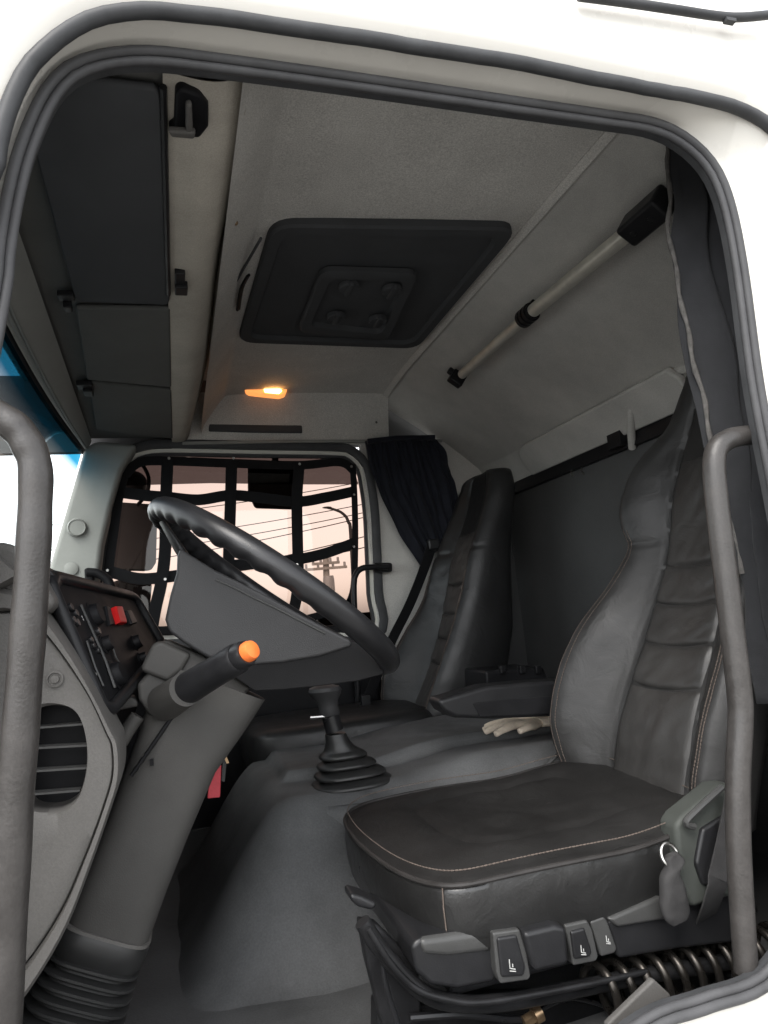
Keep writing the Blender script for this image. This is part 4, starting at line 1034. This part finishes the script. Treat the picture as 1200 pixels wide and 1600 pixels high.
end = obj('end_panel', loft([lerp_ring(-0.0, 0.06), lerp_ring(0.0, 0.004), lerp_ring(0.03, -0.001), lerp_ring(0.2, 0.0), lerp_ring(0.5, 0.0), lerp_ring(0.78, 0.0), lerp_ring(0.815, 0.002), lerp_ring(0.83, 0.010), lerp_ring(0.835, 0.06)], caps=False), 'dash_grey', dash, angle=50)
obj('surround', loft([lerp_ring(0.833, 0.03), lerp_ring(0.838, 0.004), lerp_ring(0.865, -0.006), lerp_ring(0.99, -0.006), lerp_ring(1.03, 0.002), lerp_ring(1.045, 0.016), lerp_ring(1.05, 0.12)], caps=False), 'dash_grey', dash, angle=50)
ventb = obj('vent_back', prism([p + V(0, 0.06, 0) for p in vp], (0, 0.01, 0)), 'dash_black', end)
for (a, b) in (((46, 1137), (128, 1130)), ((43, 1168), (135, 1163)), ((40, 1204), (134, 1198)), ((38, 1240), (124, 1233))):
    p0 = P(a[0] - 2, a[1], Y=0.138); p1 = P(b[0] + 2, b[1], Y=0.138)
    obj('slat', ribbon([p0, p0.lerp(p1, 0.5), p1], 0.016, 0.0025, (0, 1, 0.05)), 'control_grey', end, smooth=False)
sc_ = P(86, 1061, Y=0.119)
obj('screw', disc(sc_, (0, -1, 0), 0.009, 0.004, 20, rings=[(0.0105, 0.0), (0.0105, 0.0025), (0.0085, 0.003), (0.008, 0.0005), (0.0055, 0.0005), (0.005, 0.003), (0.0, 0.0035)]), 'dash_grey', end, angle=30)
# step block lower right of the end panel
# dash body behind
db = [V(-0.62, 0.2, 0.10), V(-0.42, 0.2, 0.13), V(-0.25, 0.2, 0.11), V(-0.185, 0.2, 0.06), V(-0.115, 0.2, -0.11), V(-0.16, 0.2, -0.30), V(-0.28, 0.2, -0.56), V(-0.62, 0.2, -0.56)]
obj('dash_body', prism(db, (0, 1.70, 0)), 'dash_black', dash, bevel=0.02)
obj('dash_top', loft([[V(x, y, z + (0.012 if 0.2 < y < 0.9 else 0)) for x, z in [(-0.62, 0.115), (-0.45, 0.15), (-0.30, 0.145), (-0.22, 0.12), (-0.19, 0.09), (-0.25, 0.06), (-0.6, 0.06)]] for y in (0.09, 0.2, 0.5, 0.9, 1.2, 1.86)]), 'dash_grey', dash, angle=40)
hump = [P(x, y, Y=0.14) for x, y in [(-40, 850), (0, 846), (20, 848), (36, 860), (50, 880), (70, 910), (90, 945), (60, 965), (0, 930), (-60, 930)]]
obj('dash_shoulder', prism(hump, (0, 0.10, 0)), 'dash_grey', dash, bevel=0.012)
obj('shoulder_knob', prism([P(x, y, Y=0.2) for x, y in [(66, 886), (74, 884), (92, 905), (88, 918), (70, 912)]], (0, 0.05, 0)), 'black_plastic', dash, bevel=0.006)
# instrument cluster: a patch that turns towards the driver
c00, c10, c11, c01 = P(78, 905, Y=0.20), P(208, 934, Y=0.62), P(252, 1010, Y=0.62), P(165, 1110, Y=0.19)
def cl_(s, t_, off=0.0):
    p = c00.lerp(c10, s).lerp(c01.lerp(c11, s), t_)
    n = ((c10 - c00).cross(c01 - c00)).normalized()
    if n.x < 0: n = -n
    return p + n * off
CN = (cl_(0.5, 0.5, 1) - cl_(0.5, 0.5, 0)).normalized()
clus = obj('instrument_cluster', prism(rquad([cl_(0, 0), cl_(1, 0), cl_(1, 1), cl_(0, 1)], 0.1, 4), -CN * 0.05), 'dash_black', dash, bevel=0.006)
hood = resample(spline(rquad([cl_(-0.02, -0.03, 0.0), cl_(1.03, -0.03, 0.0), cl_(1.03, 1.03, 0.0), cl_(-0.02, 1.03, 0.0)], 0.12, 4), 2, True), 60, True)
obj('cluster_bezel', tube(hood, 0.010, 10, closed=True), 'black_plastic', dash)
def on(s, t_, off=0.0): return cl_(s, t_, off)
def plate(s0, t0, s1, t1, h, m, name, bv=0.003):
    q = [on(s0, t0, 0), on(s1, t0, 0), on(s1, t1, 0), on(s0, t1, 0)]
    return obj(name, prism(q, CN * h), m, clus, bevel=bv)
import bisect
def px_st(px, py):      # pixel -> cluster parameters
    best = (9e9, 0, 0)
    for i in range(41):
        for j in range(41):
            p = cl_(i / 40, j / 40); v = CM.transposed() @ (p - EYE)
            x = 600 - FPX * v.x / v.z; y = 800 + FPX * v.y / v.z
            d = (x - px) ** 2 + (y - py) ** 2
            if d < best[0]: best = (d, i / 40, j / 40)
    return best[1], best[2]
def at_px(px, py, off=0.0): s, t_ = px_st(px, py); return on(s, t_, off)
rb = [at_px(170, 950), at_px(183, 952), at_px(190, 977), at_px(177, 979)]
obj('hazard_switch', prism(rb, CN * 0.012), 'red_button', clus, bevel=0.003)
obj('rocker', prism([at_px(190, 955), at_px(198, 957), at_px(208, 975), at_px(199, 977)], CN * 0.010), 'black_plastic', clus, bevel=0.003)
obj('rocker', prism([at_px(160, 948), at_px(168, 950), at_px(175, 979), at_px(166, 980)], CN * 0.006), 'black_plastic', clus, bevel=0.003)
for a, b, r in ((146, 962, 0.019), (162, 1007, 0.013), (181, 1056, 0.020), (208, 1005, 0.013), (217, 1030, 0.010)):
    c = at_px(a, b)
    kb = obj('knob', disc(c, CN, r, 0.022, 22, rings=[(r * 1.25, 0.0), (r * 1.25, 0.002), (r, 0.003), (r * 0.9, 0.012), (r * 0.8, 0.014), (0.0, 0.014)]), 'dash_black', clus, angle=35)
for a, b in ((105, 953), (114, 960), (110, 970), (117, 975), (150, 988)):
    obj('push_button', disc(at_px(a, b), CN, 0.006, 0.007, 14), 'gloss_black', clus, angle=35)
obj('chrome_strip', tube([at_px(122, 945, 0.003), at_px(140, 985, 0.003), at_px(160, 1032, 0.003), at_px(176, 1078, 0.003)], 0.0022, 6), 'control_grey', clus)
obj('chrome_strip', tube([at_px(132, 1005, 0.003), at_px(146, 1045, 0.003), at_px(160, 1075, 0.003)], 0.0016, 6), 'control_grey', clus)
obj('chrome_strip', tube([at_px(168, 1000, 0.003), at_px(180, 1028, 0.003), at_px(192, 1050, 0.003)], 0.0014, 6), 'control_grey', clus)
for a, b in ((128, 962), (131, 968), (150, 980), (170, 990), (178, 996), (196, 990), (204, 1018), (192, 1040), (168, 1040), (150, 1052)):
    obj('symbol', disc(at_px(a, b, 0.0005), CN, 0.0022, 0.0006, 8), 'icon_white', clus)
for a, b in ((140, 1000), (143, 1008), (153, 1018)):
    obj('push_button', disc(at_px(a, b), CN, 0.005, 0.005, 12), 'gloss_black', clus, angle=35)

# ------------------------------------------------------------------ steering column and wheel
WC = V(0.176, 0.40, 0.057)
wu = V(0.78, 0, -0.625).normalized(); wnn = V(0.625, 0, 0.78).normalized(); wy = V(0, 1, 0)
col = thing('steering_column', 'grey plastic steering column with bellows at its foot', 'steering column', P(110, 1600, Y=0.4))
cst = [((356, 1062), 0.094, 0.082), ((332, 1110), 0.086, 0.080), ((296, 1180), 0.072, 0.072), ((260, 1270), 0.068, 0.070), ((224, 1360), 0.067, 0.068), ((196, 1432), 0.068, 0.067), ((190, 1447), 0.066, 0.065)]
def elliptic(c, d1, d2, a, b, n=36, e=0.7):
    return [c + d1 * (math.copysign(abs(math.cos(k / n * 2 * math.pi)) ** e, math.cos(k / n * 2 * math.pi)) * a) + d2 * (math.copysign(abs(math.sin(k / n * 2 * math.pi)) ** e, math.sin(k / n * 2 * math.pi)) * b) for k in range(n)]
cc0, cc1 = P(350, 1065, Y=0.40), P(190, 1447, Y=0.40)
cdir = (cc1 - cc0).normalized(); cd1 = cdir.cross(wy).normalized()
if cd1.x < 0: cd1 = -cd1
def col_ring(px, a, b, sh=-22.0): return elliptic(P(px[0] + sh, px[1], Y=0.40), cd1, wy, a, b, 48, 0.52)
obj('lower_shroud', loft([col_ring(p, a, b) for p, a, b in cst]), 'column_grey', col, angle=50)
obj('collar', loft([col_ring((192, 1440), 0.070, 0.068), col_ring((188, 1450), 0.074, 0.072), col_ring((176, 1478), 0.073, 0.071), col_ring((172, 1488), 0.066, 0.066)]), 'bellows_rubber', col, angle=40)
obj('collar_strip', loft([col_ring((193, 1438), 0.0722, 0.0702), col_ring((191, 1443), 0.0728, 0.0708)]), 'dash_grey', col, angle=30)
rr = []
b0, b1_ = (174, 1482), (104, 1660)
nb = 10
for i in range(nb):
    for s, k in ((0.0, 0.84), (0.2, 1.0), (0.42, 1.0), (0.62, 0.86), (0.85, 0.82)):
        f = (i + s) / nb
        rr.append(col_ring((b0[0] + (b1_[0] - b0[0]) * f, b0[1] + (b1_[1] - b0[1]) * f), (0.074 + 0.014 * f) * k, (0.072 + 0.012 * f) * k))
obj('bellows', loft(rr), 'bellows_rubber', col, angle=35)
# upper shroud and clamp
ush = [(250, 1005), (262, 1000), (330, 1030), (392, 1075), (372, 1100), (330, 1130), (270, 1135), (232, 1115), (216, 1092), (214, 1070), (232, 1050)]
us = obj('upper_shroud', prism([P(x, y, Y=0.33) for x, y in ush], (0, 0.16, 0)), 'column_grey', col, bevel=0.018, seg=4)
slab([(238, 1006), (253, 1001), (300, 1022), (286, 1046), (262, 1066), (218, 1048), (226, 1030)], 0.32, 0.10, 'shroud_block', 'column_grey', col, 0.008)
sb, st_ = P(258, 1098, Y=0.33), P(290, 1077, Y=0.265)
obj('stalk_boss', tube([sb, sb.lerp(st_, 0.5), st_], lambda s: 0.030 - 0.003 * s, 22), 'column_grey', us, angle=50)
seam = spline([P(x, y, Y=0.322) for x, y in [(285, 1095), (262, 1130), (238, 1165), (222, 1188), (205, 1212)]], 4)
obj('shroud_seam', tube(seam, lambda s: 0.0022 + 0.0016 * abs(math.sin(s * 23)), 6), 'dash_black', col)
obj('release_slot', box(P(237, 1191, Y=0.322), (0.006, 0.006, 0.01)), 'dash_black', col)
obj('adjust_lever', tube(spline([P(x, y, Y=0.33) for x, y in [(215, 1118), (200, 1140), (188, 1160)]], 4), 0.012, 10), 'column_grey', col)
slab([(172, 1100), (205, 1088), (214, 1094), (216, 1104), (178, 1112)], 0.34, 0.05, 'latch', 'column_grey', col, 0.004)

# indicator stalk
ta, tb = P(284, 1081, Y=0.285), P(392, 1016, Y=0.165)
sdv = (tb - ta).normalized(); LN = (tb - ta).length
stk = thing('indicator_stalk', 'thick black indicator stalk with an orange end button', 'stalk', ta)
st_r = obj('stem', disc(ta, sdv, 0.02, 0.1, 28, rings=[(0.0, -0.01), (0.022, -0.01), (0.0265, 0.0), (0.0255, LN * 0.1), (0.0225, LN * 0.66), (0.0225, LN * 0.67), (0.0, LN * 0.67)]), 'black_plastic', stk, angle=40)
rg = obj('ring', disc(ta + sdv * LN * 0.66, sdv, 0.02, 0.1, 28, rings=[(0.020, 0.0), (0.0235, 0.001), (0.0235, LN * 0.16), (0.0215, LN * 0.18), (0.0, LN * 0.18)]), 'black_plastic', stk, angle=40)
obj('collar', disc(ta + sdv * LN * 0.83, sdv, 0.02, 0.1, 28, rings=[(0.017, 0.0), (0.0205, 0.001), (0.0205, LN * 0.09), (0.0185, LN * 0.12), (0.0, LN * 0.12)]), 'gloss_black', stk, angle=40)
obj('button', disc(ta + sdv * LN * 0.94, sdv, 0.02, 0.1, 28, rings=[(0.0155, 0.0), (0.0155, LN * 0.05), (0.0135, LN * 0.085), (0.007, LN * 0.098), (0.0, LN * 0.10)]), 'orange_button', stk, angle=50)

elliptic_ = elliptic
# wheel
wheel = thing('steering_wheel', 'large black steering wheel with deep grey hub pad, seen from the side', 'steering wheel', WC)
RIM = 0.248; RT = 0.0212
def rim():
    rings = []; NT = 240; NS = 20
    for i in range(NT):
        th = i / NT * 2 * math.pi
        er = wu * math.cos(th) + wy * math.sin(th)
        c = WC + er * RIM
        front = sm(0.55, -0.3, math.cos(th))                 # grips only round the forward and side arc
        ring = []
        for k in range(NS):
            ph = k / NS * 2 * math.pi
            under = max(0, -math.sin(ph + 0.35)) ** 0.8
            r = RT * (1 + 0.04 * math.sin(ph)) - front * under * 0.0052 * (0.5 + 0.5 * math.cos(th * 40))
            ring.append(c + (er * math.cos(ph) + wnn * math.sin(ph)) * r)
        rings.append(ring)
    return loft(rings, caps=False, close=True)
obj('rim', rim(), 'wheel_leather', wheel, angle=80)
# hub: a deep dished pad carried by two broad spokes (outline in the wheel's side plane)
pad_px = [(282, 856), (300, 868), (335, 890), (372, 908), (420, 932), (470, 960), (520, 986), (548, 1000), (550, 1010), (500, 1026), (440, 1036), (387, 1040), (325, 1028), (286, 1004), (264, 987), (258, 968), (266, 930), (276, 895), (277, 868)]
hub_pts = [P(x, y, Y=0.302) for x, y in pad_px]
pad = obj('hub_pad', prism(hub_pts, (0, 0.2, 0)), 'wheel_pad', wheel, bevel=0.024, seg=6)
low_px = [(325, 1026), (387, 1034), (440, 1030), (500, 1020), (546, 1003), (580, 1006), (604, 1034), (598, 1054), (560, 1064), (500, 1072), (440, 1078), (398, 1080), (360, 1054), (322, 1030)]
obj('hub_base', prism([P(x, y, Y=0.306) for x, y in low_px], (0, 0.19, 0)), 'matte_black', wheel, bevel=0.024, seg=5)
obj('spoke', loft([elliptic_(P(x, y, Y=WC.y), wu, wy, a, b, 24, 0.8) for x, y, a, b in ((252, 812, 0.012, 0.035), (268, 838, 0.016, 0.04), (290, 872, 0.024, 0.05), (320, 910, 0.035, 0.06))]), 'wheel_leather', wheel, angle=70)
obj('spoke', loft([elliptic_(P(x, y, Y=WC.y), V(0.3, 0, 0.95), wy, a, b, 24, 0.8) for x, y, a, b in ((590, 1030, 0.014, 0.04), (570, 1032, 0.02, 0.05), (530, 1030, 0.03, 0.06))]), 'wheel_leather', wheel, angle=70)
yo = 0.3015
sp_ = spline([P(x, y, Y=yo) for x, y in [(337, 906), (365, 918), (392, 932), (430, 950), (465, 968), (508, 990)]], 5)
obj('pad_seam', tube(sp_, 0.0016, 6), 'control_grey', pad)
obj('hub_neck', tube([P(360, 1040, Y=0.40), P(330, 1085, Y=0.40)], 0.05, 20), 'black_plastic', wheel)

# key with a red tag in the ignition
t = thing('ignition_key', 'ignition key with a hanging red plastic tag beside the column', 'key', P(340, 1190, Y=0.52))
obj('tag', prism([P(x, y, Y=0.52) for x, y in [(328, 1196), (336, 1190), (346, 1196), (344, 1246), (324, 1248)]], (0, 0.006, 0)), 'red_tag', t, bevel=0.002)
kc = P(341, 1184, Y=0.523)
obj('key_ring', tube([kc + V(math.cos(a / 20 * 2 * math.pi) * 0.010, 0, math.sin(a / 20 * 2 * math.pi) * 0.010) for a in range(20)], 0.0012, 6, closed=True), 'steel', t)
obj('key_blade', prism([P(x, y, Y=0.525) for x, y in [(345, 1172), (351, 1174), (358, 1192), (354, 1193)]], (0, 0.003, 0)), 'brass', t)
obj('second_key', prism([P(x, y, Y=0.53) for x, y in [(349, 1178), (355, 1180), (351, 1222), (346, 1220)]], (0, 0.003, 0)), 'gloss_black', t)

# ------------------------------------------------------------------ grab bars
t = thing('grab_bar', 'thick padded grab bar curving down the front edge of the doorway', 'grab bar', P(0, 1500, Y=-0.03), 'grab bars round the cab')
gp = spline([P(x, y, Y=-0.03) for x, y in [(-60, 634), (-25, 643), (0, 652), (26, 670), (44, 696), (55, 730), (55, 790), (51, 880), (43, 1000), (33, 1130), (22, 1280), (12, 1450), (0, 1640)]], 8)
obj('grip', tube(gp, lambda s: 0.0183 + 0.0008 * s + 0.0004 * math.sin(s * 60), 24), 'grab_bar', t, angle=80)
obj('foot', box(P(-70, 632, Y=-0.02), (0.05, 0.05, 0.05)), 'black_plastic', t, bevel=0.01)
t = thing('grab_bar', 'thin bent grab bar in front of the driver seat beside the hanging curtain', 'grab bar', P(1165, 1500, Y=0.05), 'grab bars round the cab')
gp = spline([P(1190, 680, Y=0.04), P(1160, 681, Y=0.035), P(1135, 688, Y=0.03), P(1119, 705, Y=0.03), P(1116, 740, Y=0.03), P(1124, 820, Y=0.03), P(1134, 900, Y=0.03), P(1147, 1010, Y=0.03), P(1156, 1090, Y=0.03), P(1157, 1130, Y=0.03), P(1153, 1210, Y=0.03), P(1154, 1320, Y=0.03), P(1160, 1430, Y=0.03), P(1166, 1520, Y=0.03)], 8)
obj('bar', tube(gp, lambda s: 0.0168 + 0.002 * math.sin(s * 3), 22), 'grab_bar', t, angle=80)
obj('end_foot', box(P(1195, 680, Y=0.05), (0.03, 0.03, 0.05)), 'black_plastic', t, bevel=0.008)
t = thing('grab_bar', 'small black grab bar on the pillar behind the netted window', 'grab bar', P(558, 1120, Y=1.86), 'grab bars round the cab')
obj('bar', tube(spline([P(x, y, Y=1.87) for x, y in [(606, 886), (585, 886), (566, 888), (556, 898), (553, 920), (556, 1000), (560, 1110)]], 6), 0.0125, 12), 'black_plastic', t)
obj('mount', prism(rquad([P(x, y, Y=1.885) for x, y in [(584, 879), (613, 879), (613, 894), (584, 894)]], 0.2, 3), (0, 0.02, 0)), 'black_plastic', t, bevel=0.003)
obj('bolt', disc(P(601, 886, Y=1.868), (0, -1, 0), 0.008, 0.006, 10), 'steel', t)
t = thing('grab_bar', 'curved dark grab handle at the foot of the far windscreen pillar', 'grab bar', P(150, 930, Y=1.84), 'grab bars round the cab')
obj('bar', tube(spline([P(x, y, Y=1.83) for x, y in [(136, 894), (152, 896), (166, 904), (173, 918), (174, 945)]], 5), 0.016, 12), 'dash_black', t)
obj('mount', box(P(140, 905, Y=1.85), (0.03, 0.04, 0.08)), 'dash_black', t, bevel=0.008)

# plastic sill cover with the flap in the lower right corner
t = thing('sill_flap', 'grey plastic flap standing up beside the coil spring at the door sill', 'flap', P(1010, 1600, Y=0.09))
slab([(948, 1602), (1022, 1530), (1050, 1556), (1010, 1620), (960, 1640)], 0.09, 0.012, 'panel', 'dash_grey', t, 0.004)
